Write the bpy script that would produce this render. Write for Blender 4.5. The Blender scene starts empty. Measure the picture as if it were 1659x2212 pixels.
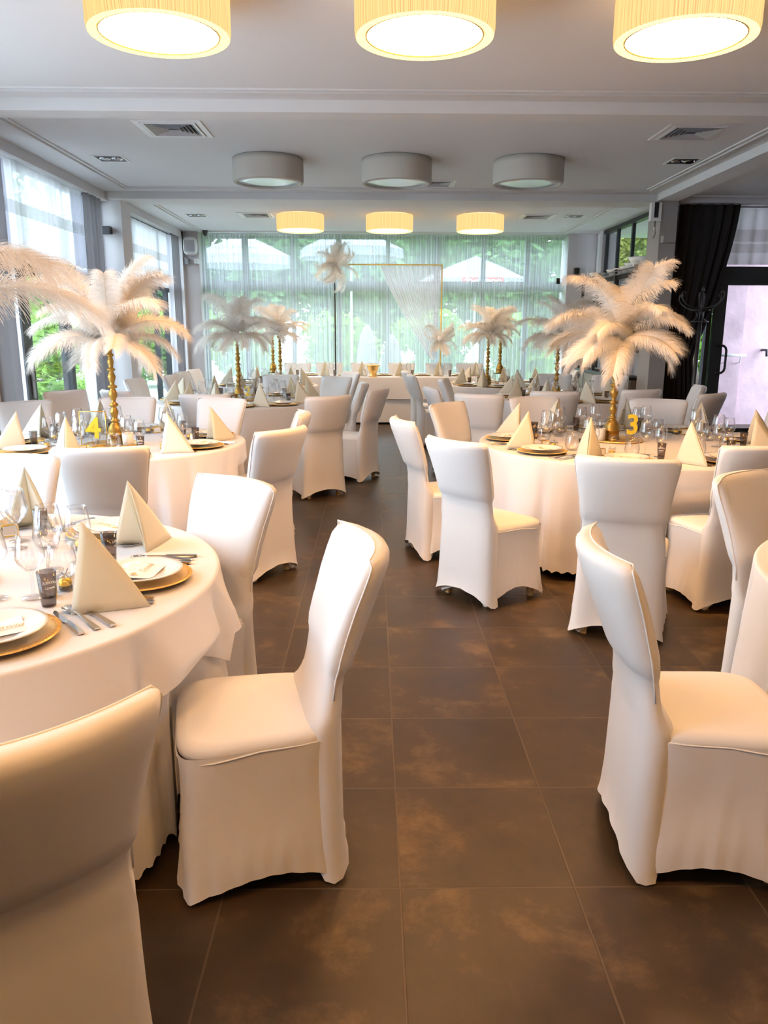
import bpy, math, random
from mathutils import Vector, Matrix, noise
PI = math.pi
C = bpy.context.scene.collection
rnd = random.Random(7)

# ------------------------------------------------------------------ camera
CAM_H = 1.554
PITCH, YAW, ROLL, FPX = 0.229904, 0.0150045, 0.00335966, 1685.66
F = Vector((math.sin(YAW)*math.cos(PITCH), math.cos(YAW)*math.cos(PITCH), -math.sin(PITCH)))
RT = Vector((math.cos(YAW), -math.sin(YAW), 0)); UP = RT.cross(F)
c_, s_ = math.cos(ROLL), math.sin(ROLL)
R2_, U2_ = RT*c_ + UP*s_, -RT*s_ + UP*c_
cam = bpy.data.cameras.new('camera'); cam_o = bpy.data.objects.new('camera', cam); C.objects.link(cam_o)
M = Matrix((R2_, U2_, -F)).transposed().to_4x4(); M.translation = Vector((0, 0, CAM_H)); cam_o.matrix_world = M
cam.sensor_width = 36; cam.lens = FPX*36/2212; cam.clip_start = .05; cam.clip_end = 300
bpy.context.scene.camera = cam_o
sc = bpy.context.scene
sc.view_settings.view_transform = 'Standard'; sc.view_settings.look = 'None'
sc.view_settings.exposure = 1.14; sc.view_settings.gamma = 1
sc.cycles.use_adaptive_sampling = True; sc.cycles.adaptive_threshold = .09; sc.cycles.adaptive_min_samples = 16
sc.cycles.max_bounces = 7; sc.cycles.transparent_max_bounces = 16; sc.cycles.diffuse_bounces = 3
sc.cycles.glossy_bounces = 3; sc.cycles.transmission_bounces = 6
sc.cycles.caustics_reflective = False; sc.cycles.caustics_refractive = False
sc.cycles.sample_clamp_indirect = 6
sc.cycles.use_denoising = True

# ------------------------------------------------------------------ materials
def nt(name):
    m = bpy.data.materials.new(name); m.use_nodes = True
    n = m.node_tree.nodes; n.clear(); return m, n, m.node_tree.links
def pbr(name, col, rough=.6, metal=0, bump=0, bscale=60, var=0, vscale=4, spec=.5, sheen=0):
    m, n, l = nt(name)
    o = n.new('ShaderNodeOutputMaterial'); b = n.new('ShaderNodeBsdfPrincipled')
    b.inputs['Base Color'].default_value = (*col, 1); b.inputs['Roughness'].default_value = rough
    b.inputs['Metallic'].default_value = metal; b.inputs['Specular IOR Level'].default_value = spec
    b.inputs['Sheen Weight'].default_value = sheen
    l.new(b.outputs[0], o.inputs[0])
    if bump or var:
        tc = n.new('ShaderNodeTexCoord')
    if var:
        t = n.new('ShaderNodeTexNoise'); t.inputs['Scale'].default_value = vscale; t.inputs['Detail'].default_value = 5
        l.new(tc.outputs['Object'], t.inputs['Vector'])
        r = n.new('ShaderNodeMapRange'); r.inputs[1].default_value = .3; r.inputs[2].default_value = .7
        r.inputs[3].default_value = 1-var; r.inputs[4].default_value = 1+var
        mx = n.new('ShaderNodeVectorMath'); mx.operation = 'SCALE'; mx.inputs[0].default_value = col
        l.new(t.outputs[0], r.inputs[0]); l.new(r.outputs[0], mx.inputs['Scale']); l.new(mx.outputs[0], b.inputs['Base Color'])
    if bump:
        t2 = n.new('ShaderNodeTexNoise'); t2.inputs['Scale'].default_value = bscale; t2.inputs['Detail'].default_value = 4
        l.new(tc.outputs['Object'], t2.inputs['Vector'])
        bp = n.new('ShaderNodeBump'); bp.inputs['Strength'].default_value = bump; bp.inputs['Distance'].default_value = .01
        l.new(t2.outputs[0], bp.inputs['Height']); l.new(bp.outputs[0], b.inputs['Normal'])
    return m
def emis(name, col, s):
    m, n, l = nt(name); o = n.new('ShaderNodeOutputMaterial'); e = n.new('ShaderNodeEmission')
    e.inputs[0].default_value = (*col, 1); e.inputs[1].default_value = s; l.new(e.outputs[0], o.inputs[0]); return m
def glassy(name, tint=(.97, .98, .98), edge=(.55, .58, .6), gl=.9, f0=.05):
    """thin clear glass: transmits straight through, reflects at its edges"""
    m, n, l = nt(name); o = n.new('ShaderNodeOutputMaterial')
    lw = n.new('ShaderNodeLayerWeight'); lw.inputs[0].default_value = .35
    mc = n.new('ShaderNodeMix'); mc.data_type = 'RGBA'; mc.inputs[6].default_value = (*tint, 1); mc.inputs[7].default_value = (*edge, 1)
    pw = n.new('ShaderNodeMath'); pw.operation = 'POWER'; pw.inputs[1].default_value = 2.0
    l.new(lw.outputs['Facing'], pw.inputs[0]); l.new(pw.outputs[0], mc.inputs[0])
    t = n.new('ShaderNodeBsdfTransparent'); l.new(mc.outputs[2], t.inputs[0])
    g = n.new('ShaderNodeBsdfGlossy'); g.inputs['Roughness'].default_value = .03; g.inputs[0].default_value = (gl, gl, gl, 1)
    fr = n.new('ShaderNodeMapRange'); fr.inputs[3].default_value = f0; fr.inputs[4].default_value = .6
    l.new(pw.outputs[0], fr.inputs[0])
    mx = n.new('ShaderNodeMixShader'); l.new(fr.outputs[0], mx.inputs[0]); l.new(t.outputs[0], mx.inputs[1]); l.new(g.outputs[0], mx.inputs[2])
    l.new(mx.outputs[0], o.inputs[0]); return m
def sheer(name, col, alpha, trans=.6):
    """light woven cloth: open weave lets some light straight through, the threads scatter the rest"""
    m, n, l = nt(name); o = n.new('ShaderNodeOutputMaterial')
    t = n.new('ShaderNodeBsdfTransparent'); d = n.new('ShaderNodeBsdfDiffuse'); d.inputs[0].default_value = (*col, 1)
    tr = n.new('ShaderNodeBsdfTranslucent'); tr.inputs[0].default_value = (*col, 1)
    a = n.new('ShaderNodeMixShader'); a.inputs[0].default_value = trans; l.new(d.outputs[0], a.inputs[1]); l.new(tr.outputs[0], a.inputs[2])
    # threads overlap more when the cloth is seen edge-on
    lw = n.new('ShaderNodeLayerWeight'); lw.inputs[0].default_value = .5
    mr = n.new('ShaderNodeMapRange'); mr.inputs[3].default_value = alpha; mr.inputs[4].default_value = min(1, alpha+.45)
    l.new(lw.outputs['Facing'], mr.inputs[0])
    x = n.new('ShaderNodeMixShader'); l.new(mr.outputs[0], x.inputs[0]); l.new(t.outputs[0], x.inputs[1]); l.new(a.outputs[0], x.inputs[2])
    l.new(x.outputs[0], o.inputs[0]); return m
def translu(name, col, k=.4):
    m, n, l = nt(name); o = n.new('ShaderNodeOutputMaterial')
    d = n.new('ShaderNodeBsdfDiffuse'); d.inputs[0].default_value = (*col, 1)
    tr = n.new('ShaderNodeBsdfTranslucent'); tr.inputs[0].default_value = (*col, 1)
    a = n.new('ShaderNodeMixShader'); a.inputs[0].default_value = k; l.new(d.outputs[0], a.inputs[1]); l.new(tr.outputs[0], a.inputs[2])
    l.new(a.outputs[0], o.inputs[0]); return m

CH = pbr('white_stretch_cover', (.80, .79, .79), .55, bump=.03, bscale=25, sheen=.15, spec=.35)
CLOTH = pbr('white_table_linen', (.80, .78, .78), .7, bump=.05, bscale=9, spec=.3)
PIPE = pbr('white_cover_seam', (.86, .85, .84), .6)
PAINT = pbr('pale_grey_wall_paint', (.62, .60, .62), .85, bump=.02, bscale=80)
CEIL = pbr('white_ceiling_paint', (.72, .72, .735), .9)
TRIM = pbr('white_plaster_moulding', (.72, .71, .71), .8)
COLM = pbr('grey_column_paint', (.36, .335, .315), .85)
BLACKF = pbr('black_window_metal', (.02, .022, .025), .4, spec=.5)
GREYF = pbr('dark_grey_window_metal', (.06, .07, .085), .4)
PANE = glassy('clear_window_glass', (.985, .995, .99), (.93, .95, .95), .5, .015)
GLASS = glassy('clear_drinking_glass', (.985, .985, .985), (.58, .58, .60), 1.0, .05)
SMOKE = glassy('smoked_glass', (.70, .655, .63), (.38, .33, .31), .7, .04)
ACRYL = glassy('clear_acrylic', (.93, .93, .92), (.5, .5, .5), .9, .08)
GOLD = pbr('brass_paint', (.42, .25, .055), .38, metal=.75, bump=.08, bscale=30)
GOLDP = pbr('gold_plate', (.92, .60, .20), .33, metal=.62)
GOLDS = pbr('shiny_gold', (.85, .55, .12), .18, metal=1)
STEEL = pbr('polished_steel', (.62, .62, .63), .16, metal=1)
CHINA = pbr('white_china', (.86, .85, .82), .12, spec=.6)
NAPK = translu('cream_paper', (.97, .93, .81), .45)
CARD = pbr('white_card', (.9, .87, .8), .7)
SHEER = sheer('white_voile', (.82, .85, .86), .47, .55)
SHEER2 = sheer('white_tulle', (.90, .88, .92), .45, .5)
BLIND = sheer('white_blind_cloth', (.70, .71, .75), .85, .42)
BLINDB = sheer('grey_blind_band', (.50, .50, .51), .88, .4)
GCURT = translu('grey_curtain_cloth', (.26, .25, .27), .22)
LCURT = translu('pale_lining_cloth', (.66, .67, .74), .5)
BCURT = pbr('black_curtain_velvet', (.012, .009, .010), .9, sheen=.1)
FEATH = translu('white_feather', (.96, .93, .885), .40)
QUILL = pbr('feather_quill', (.75, .62, .42), .6)
WOOD = pbr('pale_wood', (.62, .42, .20), .6, var=.15, vscale=20)
SHADE_ON = emis('lit_pleated_shade', (1.0, .58, .23), .62)
SHADE_ON2 = emis('lit_shade_band', (1.0, .68, .34), .9)
SHADE_OFF = pbr('pleated_cream_shade', (.52, .49, .44), .85)
BULB = emis('lit_diffuser', (1.0, .50, .16), 26)
BULB0 = emis('lit_diffuser_dim', (1.0, .50, .16), 14)
BULB2 = emis('lit_diffuser_far', (1.0, .60, .28), 14)
DIFF_OFF = pbr('satin_diffuser', (.75, .78, .78), .12, spec=.8)
BLK = pbr('black_lacquer', (.018, .018, .018), .35)
DARKM = pbr('dark_grey_metal', (.03, .03, .032), .38)
WHITEP = pbr('white_plastic', (.8, .8, .8), .4)
GREYP = pbr('grey_plastic', (.45, .45, .48), .5)
SILV = pbr('silver_paint', (.35, .36, .38), .35, metal=.5)
SHELFM = pbr('dark_bronze_shelf', (.05, .04, .035), .5)
CABM = pbr('taupe_cabinet', (.30, .25, .22), .5)
TXT = pbr('white_print', (.85, .85, .85), .6)
GTXT = pbr('golden_print', (.60, .42, .14), .5)
YELL = pbr('yellow_gold_mirror', (1.0, .80, .06), .3, metal=.15)
BROWN = pbr('dark_chocolate', (.07, .035, .02), .4)
CANDY = pbr('golden_foil', (.95, .60, .08), .3, metal=.6)
CANDLE = pbr('ivory_wax', (.88, .84, .76), .5)
RIB = pbr('white_ribbon', (.85, .85, .86), .4)
BOX = glassy('clear_plastic_box', (.93, .93, .93), (.6, .6, .6), 1.0, .10)

def floor_mat():
    m, n, l = nt('brown_stone_tiles'); o = n.new('ShaderNodeOutputMaterial'); b = n.new('ShaderNodeBsdfPrincipled')
    l.new(b.outputs[0], o.inputs[0]); tc = n.new('ShaderNodeTexCoord'); sp = n.new('ShaderNodeSeparateXYZ'); l.new(tc.outputs['Object'], sp.inputs[0])
    def mth(op, a, bb=None):
        k = n.new('ShaderNodeMath'); k.operation = op
        for i, v in enumerate((a, bb)):
            if v is None: continue
            if isinstance(v, (int, float)): k.inputs[i].default_value = v
            else: l.new(v, k.inputs[i])
        return k.outputs[0]
    dist = []; ids = []
    for out, off in ((sp.outputs[0], .0786), (sp.outputs[1], 1.924)):
        u = mth('DIVIDE', mth('SUBTRACT', out, off-50), .5)
        fr = mth('FRACT', u); ids.append(mth('FLOOR', u))
        dist.append(mth('MINIMUM', fr, mth('SUBTRACT', 1.0, fr)))
    d = mth('MINIMUM', dist[0], dist[1])
    g = n.new('ShaderNodeMapRange'); g.inputs[1].default_value = .0035; g.inputs[2].default_value = .0075; l.new(d, g.inputs[0])
    cb = n.new('ShaderNodeCombineXYZ'); l.new(ids[0], cb.inputs[0]); l.new(ids[1], cb.inputs[1])
    wn = n.new('ShaderNodeTexWhiteNoise'); l.new(cb.outputs[0], wn.inputs[0])
    off = n.new('ShaderNodeVectorMath'); off.operation = 'SCALE'; off.inputs['Scale'].default_value = 20; l.new(wn.outputs['Color'], off.inputs[0])
    ad = n.new('ShaderNodeVectorMath'); l.new(tc.outputs['Object'], ad.inputs[0]); l.new(off.outputs[0], ad.inputs[1])
    n1 = n.new('ShaderNodeTexNoise'); n1.inputs['Scale'].default_value = 3.2; n1.inputs['Detail'].default_value = 9; n1.inputs['Roughness'].default_value = .68; n1.inputs['Distortion'].default_value = .2
    l.new(ad.outputs[0], n1.inputs[0])
    r = n.new('ShaderNodeValToRGB'); e = r.color_ramp.elements
    e[0].position = .36; e[0].color = (.038, .023, .012, 1); e[1].position = .78; e[1].color = (.21, .13, .058, 1)
    k = r.color_ramp.elements.new(.54); k.color = (.060, .036, .019, 1)
    l.new(n1.outputs[0], r.inputs[0])
    mx = n.new('ShaderNodeMix'); mx.data_type = 'RGBA'; mx.inputs[6].default_value = (.10, .066, .04, 1)
    l.new(g.outputs[0], mx.inputs[0]); l.new(r.outputs[0], mx.inputs[7]); l.new(mx.outputs[2], b.inputs['Base Color'])
    rr = n.new('ShaderNodeMapRange'); rr.inputs[3].default_value = .34; rr.inputs[4].default_value = .55; l.new(n1.outputs[0], rr.inputs[0]); l.new(rr.outputs[0], b.inputs['Roughness'])
    n2 = n.new('ShaderNodeTexNoise'); n2.inputs['Scale'].default_value = 14; n2.inputs['Detail'].default_value = 6; l.new(ad.outputs[0], n2.inputs[0])
    hh = mth('ADD', mth('MULTIPLY', g.outputs[0], .5), mth('MULTIPLY', n2.outputs[0], .3))
    bp = n.new('ShaderNodeBump'); bp.inputs['Strength'].default_value = .35; bp.inputs['Distance'].default_value = .006; l.new(hh, bp.inputs['Height']); l.new(bp.outputs[0], b.inputs['Normal'])
    b.inputs['Specular IOR Level'].default_value = .45
    return m
FLOORM = floor_mat()

# ------------------------------------------------------------------ mesh helpers
class MB:
    def __init__(s): s.v = []; s.f = []; s.m = []; s.cur = 0
    def add(s, vs, fs):
        o = len(s.v); s.v += [tuple(v) for v in vs]; s.f += [tuple(i+o for i in f) for f in fs]; s.m += [s.cur]*len(fs)
    def box(s, x0, x1, y0, y1, z0, z1):
        v = [(x, y, z) for z in (z0, z1) for y in (y0, y1) for x in (x0, x1)]
        s.add(v, [(0, 2, 3, 1), (4, 5, 7, 6), (0, 1, 5, 4), (2, 6, 7, 3), (0, 4, 6, 2), (1, 3, 7, 5)])
    def loft(s, rings, cap0=True, cap1=True, closed=True):
        n = len(rings[0]); vs = [p for r in rings for p in r]; fs = []
        for k in range(len(rings)-1):
            for i in range(n if closed else n-1):
                j = (i+1) % n; fs.append((k*n+i, k*n+j, (k+1)*n+j, (k+1)*n+i))
        if cap0: fs.append(tuple(range(n-1, -1, -1)))
        if cap1: fs.append(tuple(range((len(rings)-1)*n, len(rings)*n)))
        s.add(vs, fs)
    def lathe(s, prof, n=24, cx=0, cy=0, z=0, cap0=False, cap1=False):
        s.loft([[(cx+r*math.cos(2*PI*i/n), cy+r*math.sin(2*PI*i/n), z+h) for i in range(n)] for r, h in prof], cap0, cap1)
    def tube(s, pts, r, n=8, caps=True):
        pts = [Vector(p) for p in pts]; rings = []
        if isinstance(r, (int, float)): r = [r]*len(pts)
        up = None
        for i, p in enumerate(pts):
            t = (pts[min(i+1, len(pts)-1)]-pts[max(i-1, 0)])
            t = t.normalized() if t.length > 1e-9 else Vector((0, 0, 1))
            if up is None: up = Vector((0, 0, 1)) if abs(t.z) < .9 else Vector((1, 0, 0))
            a = t.cross(up)
            a = a.normalized() if a.length > 1e-6 else Vector((1, 0, 0))
            b = a.cross(t).normalized(); up = b
            rings.append([p + (a*math.cos(2*PI*k/n) + b*math.sin(2*PI*k/n))*r[i] for k in range(n)])
        s.loft(rings, caps, caps)
    def build(s, name, mat, parent=None, smooth=True, ang=None):
        me = bpy.data.meshes.new(name); me.from_pydata(s.v, [], s.f)
        for m in (mat if isinstance(mat, list) else [mat]): me.materials.append(m)
        if isinstance(mat, list): me.polygons.foreach_set('material_index', s.m)
        if smooth: me.polygons.foreach_set('use_smooth', [True]*len(s.f))
        me.update()
        if ang is not None and smooth: me.set_sharp_from_angle(angle=math.radians(ang))
        o = bpy.data.objects.new(name, me); C.objects.link(o)
        if parent: o.parent = parent
        return o
def bx(name, mat, b, parent=None):
    m = MB(); m.box(*b); return m.build(name, mat, parent, False)
def boxes(name, mat, bs, parent=None):
    m = MB()
    for b in bs: m.box(*b)
    return m.build(name, mat, parent, False)
def thing(name, loc=(0, 0, 0), rz=0, label=None, cat=None, group=None):
    o = bpy.data.objects.new(name, None); C.objects.link(o); o.location = loc; o.rotation_euler = (0, 0, rz)
    o.empty_display_size = .05
    return tag(o, label, cat, group)
def tag(o, label=None, cat=None, group=None, kind=None):
    for k, v in (('label', label), ('category', cat), ('group', group), ('kind', kind)):
        if v: o[k] = v
    return o
def struct(o, label=None, cat=None):
    o['kind'] = 'structure'
    if label: o['label'] = label
    if cat: o['category'] = cat
    return o
KIDS = {}
def kids(o):
    if o.name not in KIDS: KIDS[o.name] = [c for c in o.children]
    return KIDS[o.name]
class Proto:
    """a thing built once, first use moves it, later uses copy it and each of its parts"""
    def __init__(s, root): s.root = root; s.used = False; s.ch = [(c, list(c.children)) for c in root.children]
    def put(s, loc, rz, label, cat, group=None, rx=None, scale=None):
        if not s.used: r = s.root; s.used = True
        else:
            r = s.root.copy(); C.objects.link(r)
            for c, gs in s.ch:
                k = c.copy(); C.objects.link(k); k.parent = r
                for g in gs:
                    q = g.copy(); C.objects.link(q); q.parent = k
        r.location = loc; r.rotation_euler = (rx or 0, 0, rz)
        if scale: r.scale = scale
        if 'group' in r and not group: del r['group']
        return tag(r, label, cat, group)
def text_part(body, size, mat, parent, M4, extrude=.0006, name='lettering', shear=0, align='CENTER', bold=0):
    cu = bpy.data.curves.new('t', 'FONT'); cu.body = body; cu.size = size; cu.extrude = extrude; cu.shear = shear
    cu.align_x = align; cu.offset = bold; cu.resolution_u = 4
    o = bpy.data.objects.new('t', cu); C.objects.link(o)
    dg = bpy.context.evaluated_depsgraph_get(); me = bpy.data.meshes.new_from_object(o.evaluated_get(dg))
    bpy.data.objects.remove(o); me.materials.clear(); me.materials.append(mat)
    p = bpy.data.objects.new(name, me); C.objects.link(p); p.parent = parent; me.transform(M4); return p

# ------------------------------------------------------------------ room shell
CZ = 3.2; XL = -3.3; YB = 14.56
struct(bx('floor', FLOORM, (-3.6, 7.6, -3, 15.0, -.1, 0)))
struct(bx('ceiling', CEIL, (-3.8, 7.6, -3, 15.0, CZ, CZ+.15)))
def fr(name, bs, mat=TRIM): return struct(boxes(name, mat, bs))
# dropped beams and thin stepped mouldings of the coffered ceiling
fr('trim_1', [(-3.3, 7.5, 6.30, 6.52, 3.115, CZ)])
fr('trim_2', [(-3.3, 3.58, 10.30, 10.80, 3.115, CZ)])
fr('trim_3', [(3.53, 3.80, 6.52, 10.30, 3.115, CZ), (3.53, 3.80, -3, 6.30, 3.115, CZ)])
def tray(name, x0, x1, y0, y1):
    bs = []
    for d, dz in ((0, .018), (.055, .012)):
        w = .022
        bs += [(x0+d, x1-d, y0+d, y0+d+w, CZ-dz, CZ), (x0+d, x1-d, y1-d-w, y1-d, CZ-dz, CZ),
               (x0+d, x0+d+w, y0+d, y1-d, CZ-dz, CZ), (x1-d-w, x1-d, y0+d, y1-d, CZ-dz, CZ)]
    fr(name, bs)
tray('trim_4', -3.0, 3.36, -2.6, 6.10)
tray('trim_5', -3.0, 3.36, 6.75, 10.02)
tray('trim_6', -3.0, 3.36, 11.05, 14.30)
fr('trim_7', [(3.8, 3.86, -3, 10.3, CZ-.02, CZ), (4.0, 7.4, 10.35, 10.40, CZ-.02, CZ)])
# left wall: pelmet, columns, glazing
fr('wall_left', [(-3.6, XL, -3, 7.0, 3.06, CZ), (-3.6, XL, 7.0, 10.45, 3.10, CZ), (-3.6, XL, 10.8, 14.35, 3.10, CZ),
                 (-3.6, -3.38, -3, .2, 0, CZ), (-3.6, XL, 5.9, 7.05, 0, CZ),
                 (-3.6, -3.30, 14.25, 15.0, 0, CZ)], PAINT)
fr('wall_left_column', [(-3.55, -3.15, 10.42, 10.82, 0, 3.14)], PAINT)
fr('wall_back', [(-3.6, -3.04, 14.36, 14.75, 0, CZ), (3.45, 4.3, 14.40, 14.9, 0, CZ), (-3.6, 4.2, 14.62, 14.75, 3.17, CZ+.05)], PAINT)
fr('wall_front', [(-3.6, 7.6, -3.15, -3, 0, CZ)], pbr('brown_wall_panelling', (.22, .16, .11), .6))
fr('wall_right_column', [(3.60, 3.81, 10.28, 10.72, 0, 3.16)], COLM)
fr('wall_right', [(7.45, 7.6, -3, 10.9, 0, CZ), (3.92, 4.1, 10.9, 14.5, 0, 2.44), (3.92, 4.1, 10.75, 11.0, 2.44, CZ),
                  (3.92, 4.1, 13.95, 14.1, 2.44, CZ)], PAINT)
# window behind the viewer's side of the garden wall
def glazing(name, mat, bars, panes, handles=None):
    t = struct(boxes(name, mat, bars))
    for p in panes: bx('pane', PANE, p, t)
    return t
def vwin(name, y0, y1, z0, z1, ms, x=-3.46, tr=(), fw=.045, mat=BLACKF):
    bars = [(x-.04, x+.04, y0, y1, z0, z0+fw), (x-.04, x+.04, y0, y1, z1-fw, z1)]
    ms = [y0+fw/2] + list(ms) + [y1-fw/2]
    for q in ms: bars.append((x-.04, x+.04, q-fw/2, q+fw/2, z0, z1))
    for zt in tr: bars.append((x-.042, x+.042, y0, y1, zt-.05, zt+.05))
    return glazing(name, mat, bars, [(x-.004, x+.004, a, b, z0, z1) for a, b in zip(ms[:-1], ms[1:])])
vwin('window_1', .2, 5.9, 0, 3.06, (1.4, 2.9, 4.4), tr=(2.2,))
w2 = vwin('window_2', 7.05, 10.42, 0, 3.10, (7.98, 9.02, 10.0), tr=(2.18,))
w3 = vwin('window_3', 10.82, 14.25, 0, 3.10, (11.6, 12.9, 13.55), tr=(2.2,), fw=.06)
# the tilted-open glass door leaf of the garden window
t = struct(boxes('door_1', BLACKF, [(-3.40, -3.34, 7.70, 7.90, 0.02, 2.15), (-3.40, -3.34, 8.86, 8.96, .02, 2.15),
      (-3.40, -3.34, 7.9, 8.86, .02, .14), (-3.40, -3.34, 7.9, 8.86, 2.05, 2.15)]))
bx('pane', PANE, (-3.374, -3.366, 7.9, 8.86, .14, 2.05), t)
hm = MB(); hm.box(-3.338, -3.325, 7.78, 7.83, .88, 1.25); hm.tube([(-3.325, 7.81, 1.05), (-3.29, 7.81, 1.05), (-3.285, 7.81, 1.05), (-3.285, 7.93, 1.05)], .009)
hm.build('door_handle', SILV, t, True, 40)
# back glazing behind the voile
mull = [-3.02, -2.28, -1.434, -.605, .276, 1.166, 2.0, 2.793, 3.52]
bars = [(-3.1, 3.6, 14.66, 14.76, 2.225, 2.40), (-3.1, 3.6, 14.66, 14.74, 0, .12), (-3.1, 3.6, 14.66, 14.74, 3.12, 3.2)]
for i, x in enumerate(mull): bars.append((x-(.05 if i % 2 else .035), x+(.05 if i % 2 else .035), 14.65, 14.76, 0, 3.2))
glazing('window_4', GREYF, bars, [(a, b, 14.70, 14.706, 0, 3.2) for a, b in zip(mull[:-1], mull[1:])])
# high windows above the shelf
bars = [(3.94, 4.04, 11.0, 13.95, 2.44, 2.50), (3.94, 4.04, 11.0, 13.95, 3.14, 3.2)]
ys = [11.03, 11.8, 12.55, 13.3, 13.92]
for y in ys: bars.append((3.97, 4.02, y-.028, y+.028, 2.44, 3.2))
glazing('window_5', BLACKF, bars, [(3.99, 3.996, a, b, 2.44, 3.2) for a, b in zip(ys[:-1], ys[1:])])
# narrow light beyond the end of the high windows
vwin('window_6', 14.1, 14.4, .9, 3.2, (), x=4.0, fw=.02, mat=WHITEP)
# door wall beside the bar
DY = 10.75
bars = [(3.9, 7.45, DY, DY+.10, 2.22, 2.38), (3.9, 7.45, DY, DY+.08, 3.12, 3.2), (3.9, 7.45, DY, DY+.10, 0, .06),
        (3.86, 3.92, DY, DY+.10, 0, 3.2), (4.50, 4.56, DY, DY+.1, 0, 3.2), (7.3, 7.45, DY, DY+.1, 0, 3.2), (6.0, 6.1, DY, DY+.1, 0, 3.2)]
glazing('window_7', BLACKF, bars, [(3.92, 4.50, DY+.04, DY+.046, .06, 2.22), (4.56, 7.4, DY+.04, DY+.046, 2.38, 3.12), (6.1, 7.3, DY+.04, DY+.046, .06, 2.22), (3.92, 4.50, DY+.04, DY+.046, 2.38, 3.12)])
t = struct(boxes('door_2', BLACKF, [(4.57, 4.72, DY-.05, DY+.02, .06, 2.22), (5.88, 6.0, DY-.05, DY+.02, .06, 2.22), (4.72, 5.88, DY-.05, DY+.02, .06, .24), (4.72, 5.88, DY-.05, DY+.02, 2.14, 2.22)]))
bx('pane', PANE, (4.72, 5.88, DY-.02, DY-.014, .24, 2.14), t)
hm = MB()
pts = [(4.65, DY-.05, 1.36), (4.65, DY-.12, 1.36)] + [(4.68+.07*math.sin(a)+.0, DY-.12, 1.29+.07*math.cos(a)) for a in (0, .5, 1.0, 1.57)] + \
      [(4.75, DY-.12, 1.08)] + [(4.68+.07*math.sin(a), DY-.12, 1.06+.07*math.cos(a)) for a in (1.57, 2.1, 2.7, PI)] + [(4.65, DY-.12, .99), (4.65, DY-.05, .99)]
hm.tube(pts, .016, 10); hm.build('door_handle', BLK, t)
fr('wall_right_pelmet', [(3.9, 7.45, 10.45, 10.75, 3.13, CZ)], PAINT)
fr('baseboard_back', [(3.45, 3.92, 14.37, 14.40, 0, .08)], TRIM)

# ------------------------------------------------------------------ curtains and blinds
def drape(name, p0, p1, z0, z1, mat, label, cat='curtain', amp=.04, lam=.11, seed=0, parent=None, n=None, zs=14, flare=0, tilt=None, group=None):
    r = random.Random(seed); d = Vector((p1[0]-p0[0], p1[1]-p0[1], 0)); L = d.length; d.normalize(); nn = Vector((-d.y, d.x, 0))
    n = n or int(L/lam*10); ph = 0; phs = []
    for i in range(n+1):
        ph += 2*PI/(10)*(.6+.8*abs(noise.noise(Vector((i*.05, seed, 0)))*2)); phs.append(ph)
    mb = MB(); rings = []
    for k in range(zs+1):
        u = k/zs; z = z1+(z0-z1)*u; row = []
        for i in range(n+1):
            s = i/n; a = amp*(.75+.25*u)*(.6+.8*noise.noise(Vector((s*L*2, seed+3, u*.6))))
            off = a*math.sin(phs[i]+.5*noise.noise(Vector((s*5, u*2, seed))))
            x = p0[0]+d.x*L*s; y = p0[1]+d.y*L*s
            if tilt: dx = tilt(s, u); x += d.x*dx; y += d.y*dx
            row.append((x+nn.x*off, y+nn.y*off, z))
        rings.append(row)
    mb.loft(rings, False, False, False)
    o = mb.build(name, mat, parent)
    if not parent: tag(o, label, cat, group)
    return o
drape('voile_curtain', (-3.02, 14.47), (3.46, 14.47), .03, 3.17, SHEER, 'white sheer voile curtain covering the whole glazed back wall', amp=.05, lam=.075, seed=2)
drape('grey_curtain', (-3.33, 9.62), (-3.33, 10.18), .02, 3.09, GCURT, 'grey curtain gathered beside the white column with a square wall light', amp=.045, lam=.12, seed=4)
drape('grey_curtain', (-3.33, 13.62), (-3.33, 14.12), .02, 3.09, GCURT, 'grey curtain hanging beside the wall with the round-ended loudspeaker', amp=.04, lam=.11, seed=5)
drape('grey_curtain', (-3.30, 6.95), (-3.30, 7.46), .02, 3.09, GCURT, 'grey curtain partly hidden behind the tilted tan feather by the garden door', amp=.045, lam=.13, seed=6)
drape('lining_curtain', (-3.36, 7.46), (-3.36, 7.66), .02, 3.05, LCURT, 'narrow pale curtain beside the black garden door frame', amp=.03, lam=.08, seed=7)
drape('lining_curtain', (-3.36, 9.30), (-3.36, 9.64), .02, 3.05, LCURT, 'pale curtain hanging beside the grey curtain near the garden door', amp=.035, lam=.09, seed=8)
drape('lining_curtain', (-3.34, 13.40), (-3.34, 13.64), .02, 3.05, LCURT, 'pale curtain beside the smaller garden window next to the loudspeaker wall', amp=.03, lam=.08, seed=9)
drape('lining_curtain', (-3.36, 10.84), (-3.36, 11.5), .02, 2.2, LCURT, 'pale curtain just behind the white column with a square wall light', amp=.02, lam=.1, seed=10)
def blind(p0, p1, z1, bands, label, seed=0):
    t = thing('roman_blind', (0, 0, 0), 0, label, 'blind')
    z = z1
    for k, (h, m) in enumerate(bands):
        drape('blind_fold' if m is BLIND else 'blind_band', (p0[0], p0[1]+0), p1, z-h, z, m, None, amp=.014, lam=.13, seed=seed, parent=t, zs=4)
        z -= h
    return t
blind((-3.36, 7.5), (-3.36, 9.66), 3.08, [(.36, BLIND), (.10, BLINDB), (.02, BLINDB), (.12, BLIND), (.24, BLIND)], 'white pleated roman blind over the garden door with the black handle', 20)
blind((-3.36, 11.5), (-3.36, 13.42), 3.06, [(.34, BLIND), (.12, BLINDB), (.12, BLIND), (.12, BLINDB), (.16, BLIND)], 'white roman blind over the garden window near the loudspeaker', 30)
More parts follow.
